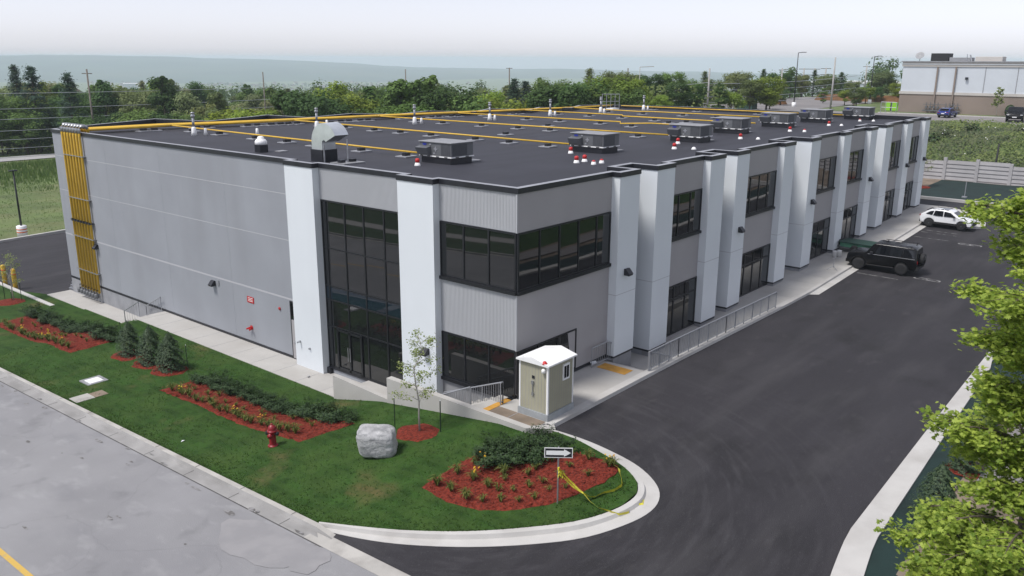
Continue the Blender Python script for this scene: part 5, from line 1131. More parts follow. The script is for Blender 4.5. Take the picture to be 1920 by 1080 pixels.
# ------------------------------------------------------------------ vehicles
def car(name, outline, hw, belt, slope, arches, wr, paint, glasses, ends, label, cat, details, group=None, rim='rim'):
    """outline: upper silhouette (x,z) from rear bottom over the roof to front bottom; arches: wheel x list"""
    t = empty(name); tag(t, label, cat, group)
    xf, zb = outline[-1]; bot = []
    for ax_ in sorted(arches, reverse=True):
        ar = wr*1.17
        for i in range(9):
            a = math.pi*i/8; bot.append((ax_+ar*math.cos(a), max(zb, wr+ar*math.sin(a)*.97) if 0 < i < 8 else zb))
    loop = outline+bot
    yh = lambda z: hw-max(0, z-belt)*slope
    m = MB().use(paint); n = len(loop)
    vs = [(x, -yh(z), z) for x, z in loop]+[(x, yh(z), z) for x, z in loop]
    m.add(vs, [tuple(range(n)), tuple(range(2*n-1, n-1, -1))]+[(i, n+i, n+(i+1) % n, (i+1) % n) for i in range(n)])
    b = fixn(m.build('body', t)); bevel(b, .07, 3, 25)
    for p in b.data.polygons: p.use_smooth = True
    w = MB().use(M['trim']); w.box(min(p[0] for p in outline)+.15, max(p[0] for p in outline)-.15, -hw+.16, hw-.16, zb-.08, zb+.35); w.build('underbody', t)
    for ax_ in arches:
        for s in (-1, 1):
            m = MB().use(M['tyre'], True); T = Matrix.Translation((ax_, s*(hw-.12), wr)) @ Matrix.Rotation(R(90), 4, 'X')
            m.lathe([(wr*.62, -.12), (wr*.95, -.12), (wr, -.08), (wr, .08), (wr*.95, .12), (wr*.62, .12)], (0, 0, 0), 20, T); wl = m.build('wheel', t)
            m = MB().use(M[rim], True); m.lathe([(.05, -.125), (wr*.20, -.115), (wr*.62, -.10), (wr*.64, .0), (wr*.62, .10), (wr*.20, .115), (.05, .125)], (0, 0, 0), 14, T)
            m.use(M['tyre'])
            for k in range(5):
                a = k*1.2566
                for yy in (-.128, .108):
                    Tr = T @ Matrix.Rotation(a, 4, 'Z'); m.box(wr*.25, wr*.56, -.035, .035, yy, yy+.02, Tr)
            m.build('rim', wl)
    for nm, poly in glasses:
        for s in (-1, 1):
            m = MB().use(M['carglass']); pts = [(x, s*(yh(z)+.006), z) for x, z in poly]; pt2 = [(x, s*(yh(z)-.03), z) for x, z in poly]
            k = len(poly); m.add(pts+pt2, [tuple(range(k)), tuple(range(2*k-1, k-1, -1))]+[(i, k+i, k+(i+1) % k, (i+1) % k) for i in range(k)]); fixn(m.build(nm, t))
    for nm, (x0, z0), (x1, z1), inset in ends:
        d = Vector((x1-x0, 0, z1-z0)); nn = Vector((-d.z, 0, d.x)).normalized()
        if nn.z < 0: nn = -nn
        m = MB().use(M['carglass']); o_ = nn*.006
        m.face([(x0+o_.x, -yh(z0)+inset, z0+o_.z), (x0+o_.x, yh(z0)-inset, z0+o_.z), (x1+o_.x, yh(z1)-inset, z1+o_.z), (x1+o_.x, -yh(z1)+inset, z1+o_.z)]); m.build(nm, t)
    for nm, mt, boxes in details:
        for bx in boxes: m = MB().use(M[mt]); m.box(*bx); bevel(m.build(nm, t), .015, 2)
    return t
suv = car('black_suv', [(-2.20, .42), (-2.25, .95), (-2.20, 1.10), (-2.12, 1.78), (-1.9, 1.86), (.35, 1.88), (.55, 1.84), (.98, 1.20), (1.95, 1.13), (2.16, 1.02), (2.20, .70), (2.16, .42)], .94, 1.15, .22, [-1.32, 1.38], .40, M['carblack'],
    [('side_glass', [(.42, 1.22), (.20, 1.70), (-.42, 1.72), (-.42, 1.22)]), ('side_glass', [(-.5, 1.22), (-.5, 1.72), (-1.28, 1.72), (-1.28, 1.22)]), ('side_glass', [(-1.36, 1.22), (-1.36, 1.71), (-2.0, 1.68), (-2.08, 1.22)])],
    [('windscreen', (.94, 1.27), (.60, 1.77), .12), ('rear_glass', (-2.185, 1.25), (-2.135, 1.68), .16)],
    'large boxy black off-road car with a spare wheel on its tailgate, parked at the kerb', 'car',
    [('roof_rail', 'black', [(-1.9, .2, .70, .76, 1.93, 1.97), (-1.9, .2, -.76, -.70, 1.93, 1.97), (-1.8, -1.74, .70, .76, 1.86, 1.93), (0, .06, .70, .76, 1.86, 1.93), (-1.8, -1.74, -.76, -.70, 1.86, 1.93), (0, .06, -.76, -.70, 1.86, 1.93)]),
     ('headlight', 'lamp', [(2.14, 2.19, .55, .80, .86, 1.0), (2.14, 2.19, -.80, -.55, .86, 1.0)]), ('tail_lamp', 'taillamp', [(-2.275, -2.24, .78, .88, .85, 1.05), (-2.275, -2.24, -.88, -.78, .85, 1.05)]),
     ('bumper', 'trim', [(2.12, 2.26, -.85, .85, .40, .62), (-2.32, -2.15, -.88, .88, .42, .64)]), ('mirror', 'black', [(.50, .68, .93, 1.12, 1.16, 1.34), (.50, .68, -1.12, -.93, 1.16, 1.34)]),
     ('door_trim', 'galv', [(-2.15, .85, .935, .952, 1.135, 1.165), (-2.15, .85, -.952, -.935, 1.135, 1.165)]), ('grille', 'trim', [(2.18, 2.215, -.5, .5, .82, 1.0)]), ('side_step', 'trim', [(-.85, .9, .86, .99, .40, .46), (-.85, .9, -.99, -.86, .40, .46)])])
m = MB().use(M['tyre'], True); T = Matrix.Translation((-2.37, -.05, 1.05)) @ Matrix.Rotation(R(90), 4, 'Y'); m.lathe([(.12, -.13), (.36, -.13), (.40, -.08), (.40, .08), (.36, .13), (.05, .13)], (0, 0, 0), 20, T); sw = m.build('spare_wheel', suv)
m = MB().use(M['rim'], True); m.lathe([(.05, -.16), (.24, -.14), (.26, -.10)], (0, 0, 0), 14, T); m.build('rim', sw)
suv.location = (33.45, -4.50, asph(33.4, -4.5)); suv.rotation_euler.z = R(91.5)
wc = car('white_crossover', [(-1.90, .40), (-1.97, .72), (-1.90, 1.00), (-1.62, 1.18), (-1.30, 1.40), (-.75, 1.47), (.05, 1.46), (.45, 1.36), (1.02, 1.00), (1.72, .88), (1.93, .70), (1.95, .50), (1.88, .34)], .86, .92, .30, [-1.20, 1.22], .345, M['carwhite'],
    [('side_glass', [(.78, .98), (.32, 1.30), (-.15, 1.37), (-.15, .98)]), ('side_glass', [(-.22, .98), (-.22, 1.38), (-.85, 1.37), (-.95, .99)]), ('side_glass', [(-1.02, 1.0), (-.93, 1.36), (-1.22, 1.28), (-1.52, 1.08)])],
    [('windscreen', (.98, 1.03), (.50, 1.335), .13), ('rear_glass', (-1.61, 1.20), (-1.34, 1.38), .16)],
    'white compact crossover car with dark lower trim parked backwards at the kerb', 'car',
    [('roof_rail', 'trim', [(-1.1, .1, .60, .64, 1.46, 1.50), (-1.1, .1, -.64, -.60, 1.46, 1.50)]), ('sunroof', 'carglass', [(-.5, .05, -.42, .42, 1.462, 1.475)]), ('headlight', 'lamp', [(1.83, 1.93, .52, .80, .70, .78), (1.83, 1.93, -.80, -.52, .70, .78)]),
     ('grille', 'trim', [(1.90, 1.965, -.55, .55, .44, .66)]), ('sill_trim', 'trim', [(-.85, .86, .84, .875, .32, .50), (-.85, .86, -.875, -.84, .32, .50)]), ('bumper', 'trim', [(-1.99, -1.85, -.76, .76, .38, .58), (1.80, 1.94, -.78, .78, .32, .44)]), ('tail_lamp', 'taillamp', [(-1.99, -1.85, .55, .82, .86, .97), (-1.99, -1.85, -.82, -.55, .86, .97)]),
     ('mirror', 'trim', [(.55, .70, .86, 1.02, .98, 1.10), (.55, .70, -1.02, -.86, .98, 1.10)]), ('spoiler', 'trim', [(-1.52, -1.22, -.62, .62, 1.33, 1.39)])], rim='rimlight')
wc.location = (49.45, -4.62, asph(49.4, -4.6)); wc.rotation_euler.z = R(-92.5)
bc = car('blue_hatchback', [(-2.0, .40), (-2.05, .75), (-1.98, .95), (-1.70, 1.02), (-1.35, 1.42), (-.6, 1.55), (.1, 1.54), (.9, 1.02), (1.85, .86), (2.05, .62), (2.0, .35)], .90, .95, .30, [-1.25, 1.28], .35, M['carblue'],
    [('side_glass', [(.65, 1.02), (.05, 1.44), (-.40, 1.46), (-.40, 1.02)]), ('side_glass', [(-.48, 1.02), (-.48, 1.46), (-1.2, 1.36), (-1.45, 1.05)])], [('windscreen', (.85, 1.07), (.15, 1.50), .14), ('rear_glass', (-1.66, 1.08), (-1.40, 1.38), .16)],
    'bright blue hatchback parked tail outwards below the store', 'car', [('tail_lamp', 'taillamp', [(-2.07, -1.97, .50, .84, .82, .92), (-2.07, -1.97, -.84, -.50, .82, .92)]), ('licence_plate', 'whitep', [(-2.08, -2.03, -.25, .25, .62, .74)]), ('bumper', 'trim', [(-2.09, -1.9, -.8, .8, .36, .55)]), ('spoiler', 'trim', [(-1.52, -1.22, -.62, .62, 1.40, 1.46)])], rim='rimlight')
bc.location = (128.0, 14.6, 7.07); bc.rotation_euler.z = R(-6)
pt = car('black_pickup', [(-2.75, .55), (-2.80, 1.15), (-.95, 1.17), (-.85, 1.25), (-.70, 1.88), (.55, 1.92), (.75, 1.85), (1.30, 1.27), (2.55, 1.20), (2.75, 1.05), (2.78, .50)], 1.0, 1.2, .22, [-1.75, 1.75], .44, M['carblack'],
    [('side_glass', [(.95, 1.30), (.55, 1.78), (-.05, 1.80), (-.05, 1.30)]), ('side_glass', [(-.12, 1.30), (-.12, 1.80), (-.62, 1.78), (-.74, 1.30)])], [('windscreen', (1.25, 1.33), (.80, 1.80), .12), ('rear_glass', (-.85, 1.32), (-.73, 1.75), .15)],
    'large black pickup truck facing outwards below the store', 'pickup truck', [('headlight', 'lamp', [(2.72, 2.79, .62, .90, .92, 1.02), (2.72, 2.79, -.90, -.62, .92, 1.02)]), ('licence_plate', 'whitep', [(2.80, 2.83, -.26, .26, .62, .74)]), ('grille', 'trim', [(2.76, 2.80, -.6, .6, .72, 1.05)]), ('mirror', 'black', [(.9, 1.05, 1.0, 1.25, 1.28, 1.5), (.9, 1.05, -1.25, -1.0, 1.28, 1.5)])])
pt.location = (125.2, 4.4, 7.07); pt.rotation_euler.z = R(188); pt.scale = (1.15,)*3
# green trailer on the walkway behind the black car
t = empty('utility_trailer', (36.6, -.95, wz(36.6)+.02), R(-94)); tag(t, 'long low trailer with green side panels and dark machinery behind the black car', 'trailer')
m = MB().use(M['tarp']); m.box(-.2, 3.0, -.75, .75, .40, .68); m.build('side_panel', t)
m = MB().use(M['dkgreen']); m.box(-.3, 3.1, -.82, .82, .69, .76); m.build('lid', t)
m = MB().use(M['rtu']); m.box(-1.7, 3.0, -.7, .7, .32, .44); m.tube([(-1.7, 0, .38), (-2.3, 0, .38)], .05); m.build('chassis', t)
m = MB().use(M['trim'])
m.box(-1.6, -.35, -.5, .5, .45, .8); m.box(-1.1, -.5, -.6, .3, .8, 1.1); m.tube([(-1.5, .3, .45), (-.6, .3, 1.25)], .05); m.build('machinery', t)
for x in (.9, 1.9):
    for s in (-1, 1):
        m = MB().use(M['tyre'], True); m.lathe([(.08, -.09), (.29, -.09), (.31, 0), (.29, .09), (.08, .09)], (0, 0, 0), 14, Matrix.Translation((x, s*.86, .31)) @ Matrix.Rotation(R(90), 4, 'X')); m.build('wheel', t)
for i, (x, y) in enumerate([(34.2, -.95), (34.55, -1.15)]):
    m = MB().use(M['whitep'], True); m.lathe([(.13, 0), (.16, .42), (.17, .44), (.15, .44)], n=14); o = m.build('bucket'); o.location = (x, y, wz(x)+.01); tag(o, 'white plastic pail by the pilaster, '+('left' if i == 0 else 'right')+' one of two', 'bucket', 'white pails')
t = empty('tripod_stand', (30.9, -2.05, wz(30.9)+.01)); tag(t, 'small grey tripod stand on the walkway before the black car', 'stand')
m = MB().use(M['rail']); m.tube([(0, 0, .1), (0, 0, .75)], .02)
for k in range(3): m.tube([(0, 0, .25), (.4*math.cos(k*2.1), .4*math.sin(k*2.1), 0)], .018)
m.build('legs', t); m = MB().use(M['rail']); m.box(-.25, .25, -.02, .02, .75, .79); m.build('cross_bar', t)
# ------------------------------------------------------------------ fence, bank, upper lot
t = empty('precast_fence', (73.5, 0, 3.6)); tag(t, 'pale grey precast panel fence with wide horizontal boards at the foot of the bank', 'fence')
def fy(y): return -.35*(y) if False else 0.0
for i in range(11):
    y = 14-3.1*i; x = .12*(y+8)*0; h = 2.15 if i not in (4, 5) else 2.35
    m = MB().use(M['fence']); m.box(-.16, .16, y-.16, y+.16, -.5, h+.15); m.build('post', t)
    m = MB().use(M['fence']); hh = h if i % 2 else h-.1
    m.box(-.03, .03, y-2.95, y-.15, -.4, hh)
    for k in range(5): 
        z = hh-.42*(k+1)
        m.add([(-.03, y-2.93, z+.02), (-.03, y-.17, z+.02), (-.09, y-.17, z+.05), (-.09, y-2.93, z+.05), (-.05, y-2.93, z+.36), (-.05, y-.17, z+.36)], [(0, 1, 2, 3), (3, 2, 5, 4)])
    m.build('panel', t)
m = MB().use(M['trim'], True); m.tube([(0, 0, -.6), (.2, 0, 3.6)], .14, 7, r1=.08); o = m.build('dead_snag'); o.location = (76.5, -2.6, 4.0); tag(o, 'bare dark dead trunk standing in the weeds behind the fence', 'snag')
m = MB().use(M['trim'], True); m.tube([(0, 0, -.6), (0, 0, 3.0)], .04, 6); o = m.build('wire_fence_post'); o.location = (76.5, -6.9, 4.0); tag(o, 'thin dark steel post in the weeds behind the fence at right', 'post')
m = MB().use(M['rail']); m.tube([(0, 0, -.1), (0, 0, 1.5)], .04, 6); m.box(-.2, .2, -.2, .2, 0, .12); o = m.build('marker_post'); o.location = (62.6, -2.9, 3.6); tag(o, 'short pale post on a base in the far green blanket', 'post')
m = MB().use(L_['weeds']); rg = random.Random(17)
for i in range(48000):
    x = rg.uniform(73.9, 117); y = rg.uniform(-26, 36)
    if x > 114 and rg.random() < .5: continue
    z = terrain2(x, y); cn = noise.fractal(Vector((x*.10, y*.10, 0)), 1, 2, 3)
    h = (.30+.7*max(0, cn))*rg.uniform(.5, 1.3)
    m.use(L_['weeds' if cn+rg.uniform(-.25, .25) > .02 else 'weeds2']); leafquad(m, Vector((x, y, z+h*rg.random()+.05)), Vector((rg.uniform(-1, .2), rg.uniform(-.6, .6), .8)), rg.uniform(.07, .17), rg)
for i in range(120):
    x = rg.uniform(75, 112); y = rg.uniform(-24, 34); z = terrain2(x, y); r_ = rg.uniform(.5, 1.7)*(1.25 if x < 88 else .8); hh = r_*rg.uniform(.7, 1.1); m.use(L_['weeds' if rg.random() < .6 else 'weeds2'])
    if rg.random() < .35: m.use(L_['juniper'])
    for k in range(int(90*r_)):
        d = Vector((rg.gauss(0, 1), rg.gauss(0, 1), abs(rg.gauss(0, 1)))).normalized()*rg.uniform(.6, 1.05); leafquad(m, Vector((x+d.x*r_, y+d.y*r_, z+d.z*hh)), d+Vector((0, 0, .3)), rg.uniform(.09, .2), rg)
o = m.build('bank_weeds'); tag(o, 'thick weeds and brush covering the bank behind the fence', kind='stuff')
m = MB().use(M['whitep'])
for i in range(45):
    x = rg.uniform(74, 100); y = rg.uniform(-20, 14); leafquad(m, Vector((x, y, terrain2(x, y)+.9)), Vector((-1, -.5, 1)), .06, rg)
o = m.build('wild_flowers'); tag(o, 'white wild flower heads scattered over the weedy bank', kind='stuff')
m = MB().use(L_['reed'])
for i in range(42000):
    x = rg.uniform(-30, 62); y = 66+84*rg.random()**.8; z = terrain2(x, y); cn = noise.noise(Vector((x*.08, y*.15, 2))); tall = ss(98, 122, y+cn*14)*(1-ss(138, 146, y))
    h = (.12+.10*max(0, cn)+.8*tall)*rg.uniform(.5, 1.2); a = rg.uniform(0, 6.28); w = .04+.05*tall
    m.face([(x-w*math.cos(a), y-w*math.sin(a), z), (x+w*math.cos(a), y+w*math.sin(a), z), (x+rg.uniform(-.2, .2)*h, y+rg.uniform(-.2, .2)*h, z+h)])
o = m.build('field_grass'); tag(o, 'tall rough grass in the field beyond the rear lot', kind='stuff')
# store
t = empty('store_building', (137.5, 25.0, 7.0)); tag(t, 'large windowless store with white upper wall and tan brick base', 'building')
m = MB().use(M['brick']); m.box(0, 60, -75, 0, -.5, 3.3); m.build('brick_base', t)
m = MB().use(M['storewall']); m.box(.05, 60, -75, -.05, 3.75, 8.0)
m.build('upper_wall', t)
m = MB().use(M['cornice']); m.box(-.12, 60, -75, .12, 3.3, 3.75); m.build('band', t)
m = MB().use(M['cornice']); m.box(-.10, 60, -75, .10, 8.0, 8.75); m.use(M['storewall']); m.box(-.2, 60, -75, .2, 8.35, 8.45); m.use(M['pave']); m.box(-.3, 60, -75, .3, 8.75, 8.92); m.build('cornice', t)
m = MB().use(M['pave'])
for y in (-8.7, -13.2, -18.0): m.box(-.0, .3, y-.05, y+.05, 3.75, 8.0)
m.build('wall_joint', t)
for y in (-5.8, -8.7):
    m = MB().use(M['brick']); m.box(-.3, -.13, y-.12, y+.12, 0, 7.95); m.build('downpipe', t)
m = MB().use(M['black']); m.box(-.35, -.0, -10.7, -10.3, 5.9, 6.3); m.build('wall_light', t)
t = empty('gas_meter_bank', (137.0, 17.8, 7.0)); tag(t, 'rack of grey gas meters and pipes against the brick wall of the store', 'gas meters')
m = MB().use(M['rtu'])
for k in range(9):
    if k == 4: continue
    y = 2.4-.62*k; m.tube([(0, y, .6), (0, y, 2.0)], .05, 6); m.box(-.2, .16, y-.16, y+.16, 1.0, 1.35)
m.build('meter', t); m = MB().use(M['rtu']); m.box(-.1, .1, -3, 3, .5, .7); m.box(-.06, .06, -3, 3, 1.6, 1.68); m.build('manifold', t)
def roofbox(name, y, w, h, d, mt, label, cat, x=142.0):
    m = MB().use(M[mt]); m.box(0, d, -w/2, w/2, 0, h); m.use(M['trim']); m.box(.1, d-.1, -w/2+.1, w/2-.1, -.3, 0); o = bevel(m.build(name), .05); o.location = (x, y, 15.75); tag(o, label, cat)
roofbox('air_unit', 20.3, 2.9, 1.5, 3, 'trim', 'black boxy unit on the store roof', 'roof unit')
roofbox('air_unit', 17.0, 3.4, .8, 3, 'rtutop', 'low pale unit beside the black one on the store roof', 'roof unit')
roofbox('air_unit', 12.5, 4.2, .95, 3, 'cornice', 'wide beige unit on the store roof towards the right', 'roof unit')
roofbox('air_unit', 6.0, 2.2, .6, 3, 'trim', 'small dark unit on the store roof at the right edge', 'roof unit')
m = MB().use(M['rtutop'], True); m.lathe([(.05, 0), (.45, .09), (.72, .29), (.68, .30), (.38, .14)], (0, 0, 0), 18, Matrix.Rotation(R(-55), 4, 'Y')); m.use(M['rail']); m.tube([(0, 0, 0), (0, 0, -1)], .06); o = m.build('satellite_dish'); o.location = (139.5, 22.9, 16.7); tag(o, 'pale satellite dish at the left end of the store roof', 'satellite dish')
m = MB().use(M['rail']); m.tube([(0, 0, 0), (.3, .5, 1.4)], .12); m.tube([(0, .9, 0), (0, .9, 1.5)], .06); o = m.build('roof_pipe'); o.location = (142, 15.0, 15.6); tag(o, 'thin slanting vent pipes in the middle of the store roof', 'pipe')
make_sapling('sapling', 36, 4.6, .9, 34, L_['sapling'], (134.6, 8.7), 'small tree with a dark tuft of leaves before the brick wall of the store', .17, lambda a, b: 7.1)
for i, (y, w) in enumerate([(6.9, 'left of the black pickup'), (2.6, 'right of the black pickup')]):
    m = MB().use(L_['juniper']); rg = random.Random(40+i)
    for k in range(500):
        d = Vector((rg.gauss(0, 1), rg.gauss(0, 1), rg.gauss(0, 1))).normalized(); leafquad(m, Vector((d.x*.75, d.y*.75, 1.0+d.z*1.0)), d, .16, rg)
    o = m.build('round_shrub'); o.location = (135.0, y, 7.1); tag(o, 'rounded olive shrub against the store wall '+w, 'shrub')
# green bins, carts, person, signal box
t = empty('lime_dumpster', (140.5, 28.3, 7.05)); tag(t, 'bright lime green waste containers beside the store corner', 'waste container'); t.scale = (.5, .5, .62); t.location = (141.5, 27.2, 7.05)
m = MB().use(M['lime']); m.box(-1, 1, -2.1, 2.1, .1, 2.4); m.use(M['trim']); m.box(-1.05, 1.05, -.3, .3, .1, 2.42); m.build('bin', t); m = MB().use(M['lime']); m.box(-1.2, 0, -3.2, -2.3, .1, 1.5); m.build('small_bin', t)
t = empty('cart_corral', (133.0, 25.2, 7.05)); tag(t, 'grey shopping cart rack standing near the store corner', 'cart rack')
m = MB().use(M['rail'])
for y in (-1.2, -.4, .6, 1.4): m.tube([(0, y, 0), (0, y, 1.9)], .05, 6)
m.tube([(0, -1.2, 1.9), (0, 1.4, 1.9)], .05, 6); m.tube([(0, -1.2, 1.0), (0, 1.4, 1.0)], .05, 6); m.build('frame', t)
# person: one continuous skinned figure
def person(loc, rz):
    t = empty('person', loc, rz); tag(t, 'person in dark clothes standing on the upper lot beyond the roof edge', 'person')
    P = {'pel': (0, 0, .95), 'ch': (0, 0, 1.28), 'nk': (0, 0, 1.48), 'hd': (.02, 0, 1.60), 'tp': (.02, 0, 1.72), 'sl': (0, .19, 1.42), 'el': (.03, .26, 1.14), 'wl': (.14, .25, .90), 'fl': (.17, .25, .80), 'sr': (0, -.19, 1.42), 'er': (-.02, -.27, 1.14), 'wr': (.08, -.27, .90), 'fr': (.10, -.27, .80), 'hl': (0, .09, .90), 'kl': (.05, .11, .50), 'al': (.0, .12, .08), 'tl': (.16, .13, .04), 'hr': (0, -.09, .90), 'kr': (-.02, -.11, .50), 'ar': (-.14, -.12, .08), 'tr': (.02, -.13, .04)}
    E_ = [('pel', 'ch'), ('ch', 'nk'), ('nk', 'hd'), ('hd', 'tp'), ('ch', 'sl'), ('sl', 'el'), ('el', 'wl'), ('wl', 'fl'), ('ch', 'sr'), ('sr', 'er'), ('er', 'wr'), ('wr', 'fr'), ('pel', 'hl'), ('hl', 'kl'), ('kl', 'al'), ('al', 'tl'), ('pel', 'hr'), ('hr', 'kr'), ('kr', 'ar'), ('ar', 'tr')]
    rad = dict(pel=.15, ch=.16, nk=.06, hd=.10, tp=.08, sl=.08, el=.05, wl=.035, fl=.035, sr=.08, er=.05, wr=.035, fr=.035, hl=.10, kl=.065, al=.045, tl=.04, hr=.10, kr=.065, ar=.045, tr=.04)
    K = list(P); me = bpy.data.meshes.new('body'); me.from_pydata([P[k] for k in K], [(K.index(a), K.index(b)) for a, b in E_], [])
    o = bpy.data.objects.new('body', me); col.objects.link(o); o.parent = t; me.materials.append(M['cloth'])
    sk = o.modifiers.new('skin', 'SKIN'); 
    for i, k in enumerate(K): me.skin_vertices[0].data[i].radius = (rad[k], rad[k])
    me.skin_vertices[0].data[0].use_root = True
    o.modifiers.new('sub', 'SUBSURF').render_levels = 1
    m = MB().use(M['skin'], True); m.lathe([(.02, -.02), (.075, .0), (.085, .06), (.06, .12)], (.05, 0, 1.56), 10); m.build('face', t)
    m = MB().use(M['trim'], True); m.lathe([(.11, -.02), (.115, .05), (.06, .10)], (.01, 0, 1.65), 10); m.build('hair', t)
person((125.5, 28.9, 7.07), R(200)).__class__ if False else person((125.5, 28.9, 7.07), R(200))
m = MB().use(M['dkgreen']); m.box(-1.1, 1.1, -1.6, 1.6, 0, 2.2); m.use(M['trim']); m.box(-1.2, 1.2, -1.7, 1.7, 2.2, 2.35); o = bevel(m.build('utility_cabinet'), .04); o.location = (127.8, 49.3, 7.0); tag(o, 'dark green boxy utility cabinet behind the far roof corner', 'utility cabinet')
m = MB().use(M['orangesoil'], True); rg = random.Random(4)
rows = [[(math.cos(k*.45)*r_*(1+.2*noise.noise(Vector((k, r_, 1)))), math.sin(k*.45)*r_*1.3*(1+.2*noise.noise(Vector((k, r_, 2)))), h) for k in range(14)] for r_, h in ((1.6, 0), (1.3, .6), (.8, 1.1), (.1, 1.4))]
m.loft(rows, close=True); o = m.build('soil_heap'); o.location = (150, 52.6, 7.0); tag(o, 'heap of orange earth beyond the far roof edge', 'soil heap')
m = MB().use(M['orangesoil']); m.loft([[(174, y, 7.0), (177, y, 8.4+.5*noise.noise(Vector((y*.2, 0, 0))))] for y in rng(30, 54, 2)]); o = m.build('earth_bank'); o['kind'] = 'structure'
# ------------------------------------------------------------------ far tree line
def make_tree(kind, seed):
    """unit tree 10 m tall"""
    rg = random.Random(seed); t = empty({'pine': 'pine_tree', 'tall': 'poplar_tree', 'willow': 'willow_tree', 'round': 'maple_tree'}[kind]); m = MB().use(L_['tree'])
    lobes = []
    if kind == 'round':
        for i in range(22):
            a = rg.uniform(0, 6.28); e_ = rg.uniform(-1.3, 1); q = rg.uniform(.5, 1); lobes.append((Vector((math.cos(a)*2.2*q*math.sqrt(max(.2, 1-.5*e_*e_)), math.sin(a)*2.2*q*math.sqrt(max(.2, 1-.5*e_*e_)), 6.0+e_*2.6)), rg.uniform(.9, 1.5)))
    elif kind == 'tall':
        for i in range(22):
            z = rg.uniform(1.4, 9.0); q = 1.35*(1-abs(z-4.5)/6.5); a = rg.uniform(0, 6.28); lobes.append((Vector((math.cos(a)*q, math.sin(a)*q, z)), rg.uniform(.55, 1.0)))
        for i in range(4): lobes.append((Vector((rg.uniform(-.6, .6), rg.uniform(-.6, .6), rg.uniform(8.6, 9.7))), rg.uniform(.22, .4)))
    elif kind == 'willow':
        for i in range(22):
            a = rg.uniform(0, 6.28); q = rg.uniform(.05, 1)*2.9; z = 8.2-(q/2.9)**2*3+rg.uniform(-3.2, .6); lobes.append((Vector((math.cos(a)*q, math.sin(a)*q, z)), rg.uniform(.9, 1.4)))
    else:
        for i in range(30):
            z = 1.2+8.4*rg.random()**1.25; q = (10-z)*.27*rg.uniform(.35, 1.0); a = rg.uniform(0, 6.28); lobes.append((Vector((math.cos(a)*q, math.sin(a)*q, z)), rg.uniform(.45, .50+.13*(10-z))))
    if kind == 'pine':
        for k in range(64):
            z = 1.0+8.6*(k+rg.random())/64; a = k*2.4+rg.uniform(-.5, .5); L = (.25+(10-z)*.27)*rg.uniform(.65, 1.12); dr = rg.uniform(-.15, .28)
            for q in range(95):
                f = rg.random()**.6; sp = .10+.26*f; p = Vector((math.cos(a)*L*f+rg.gauss(0, sp*.7), math.sin(a)*L*f+rg.gauss(0, sp*.7), z+dr*L*f+rg.gauss(0, sp*.45)))
                leafquad(m, p, Vector((math.cos(a)*.5+rg.uniform(-.5, .5), math.sin(a)*.5+rg.uniform(-.5, .5), 1)), rg.uniform(.08, .15), rg, .6)
        lobes = lobes[:1]
    per = 6500//len(lobes) if kind != 'pine' else 40
    for c, r_ in lobes:
        for k in range(per):
            d = Vector((rg.gauss(0, 1), rg.gauss(0, 1), rg.gauss(0, 1))).normalized(); f = rg.random()**.45
            fl = Vector((1.1, 1.1, .45)) if kind == 'pine' else Vector((1, 1, .85))
            p = c+Vector((d.x*fl.x, d.y*fl.y, d.z*fl.z))*r_*f*rg.uniform(.85, 1.15)
            if kind == 'willow' and rg.random() < .4: p.z -= rg.random()*1.6
            if p.z < .4: p.z = .4+rg.random()
            leafquad(m, p, d+Vector((rg.uniform(-.6, .6), rg.uniform(-.6, .6), .4)), rg.uniform(.10, .185), rg, .75)
    m.build('crown', t)
    m = MB().use(M['bark'], True); m.tube([(0, 0, -.6), (.05, 0, 3), (0, .1, 7.0 if kind != 'pine' else 9.6)], .20, 7, r1=.05)
    for c, r_ in lobes[::2]: m.tube([(0, 0, max(1.2, c.z-1.6-.3*c.xy.length)), tuple(c*.8+Vector((0, 0, c.z*.15)))], .06, 5, r1=.02)
    m.build('trunk', t); return t
TC = {'dark': (.046, .086, .027), 'mid': (.078, .126, .034), 'olive': (.100, .122, .050), 'lime': (.135, .182, .030), 'pale': (.150, .172, .090), 'blue': (.038, .064, .046)}
CN = {'dark': 'dark green', 'mid': 'mid green', 'olive': 'dull olive', 'lime': 'bright yellow-green', 'pale': 'pale grey-green', 'blue': 'blue-green'}
KN = {'pine': 'ragged conifer', 'tall': 'tall upright tree', 'willow': 'loose spreading tree', 'round': 'round bushy tree'}
SEG = [(150, 'beyond the rough field at left'), (345, 'behind the yellow riser pipes'), (560, 'behind roof, left of gooseneck'), (730, 'behind roof, above gooseneck'), (880, 'behind roof, above first unit'), (1030, 'left of the ladder guard rail'), (1200, 'behind the ladder guard rail'), (1360, 'behind roof, above third unit'), (1480, 'left of the tall black lamp post'), (3000, 'between lamp post and store')]
TP = {k: [make_tree(k, s) for s in ((51, 52, 53) if k in ('round', 'pine') else (54, 55))] for k in ('round', 'tall', 'willow', 'pine')}
tfresh = {id(p) for v in TP.values() for p in v}; cnt = {}
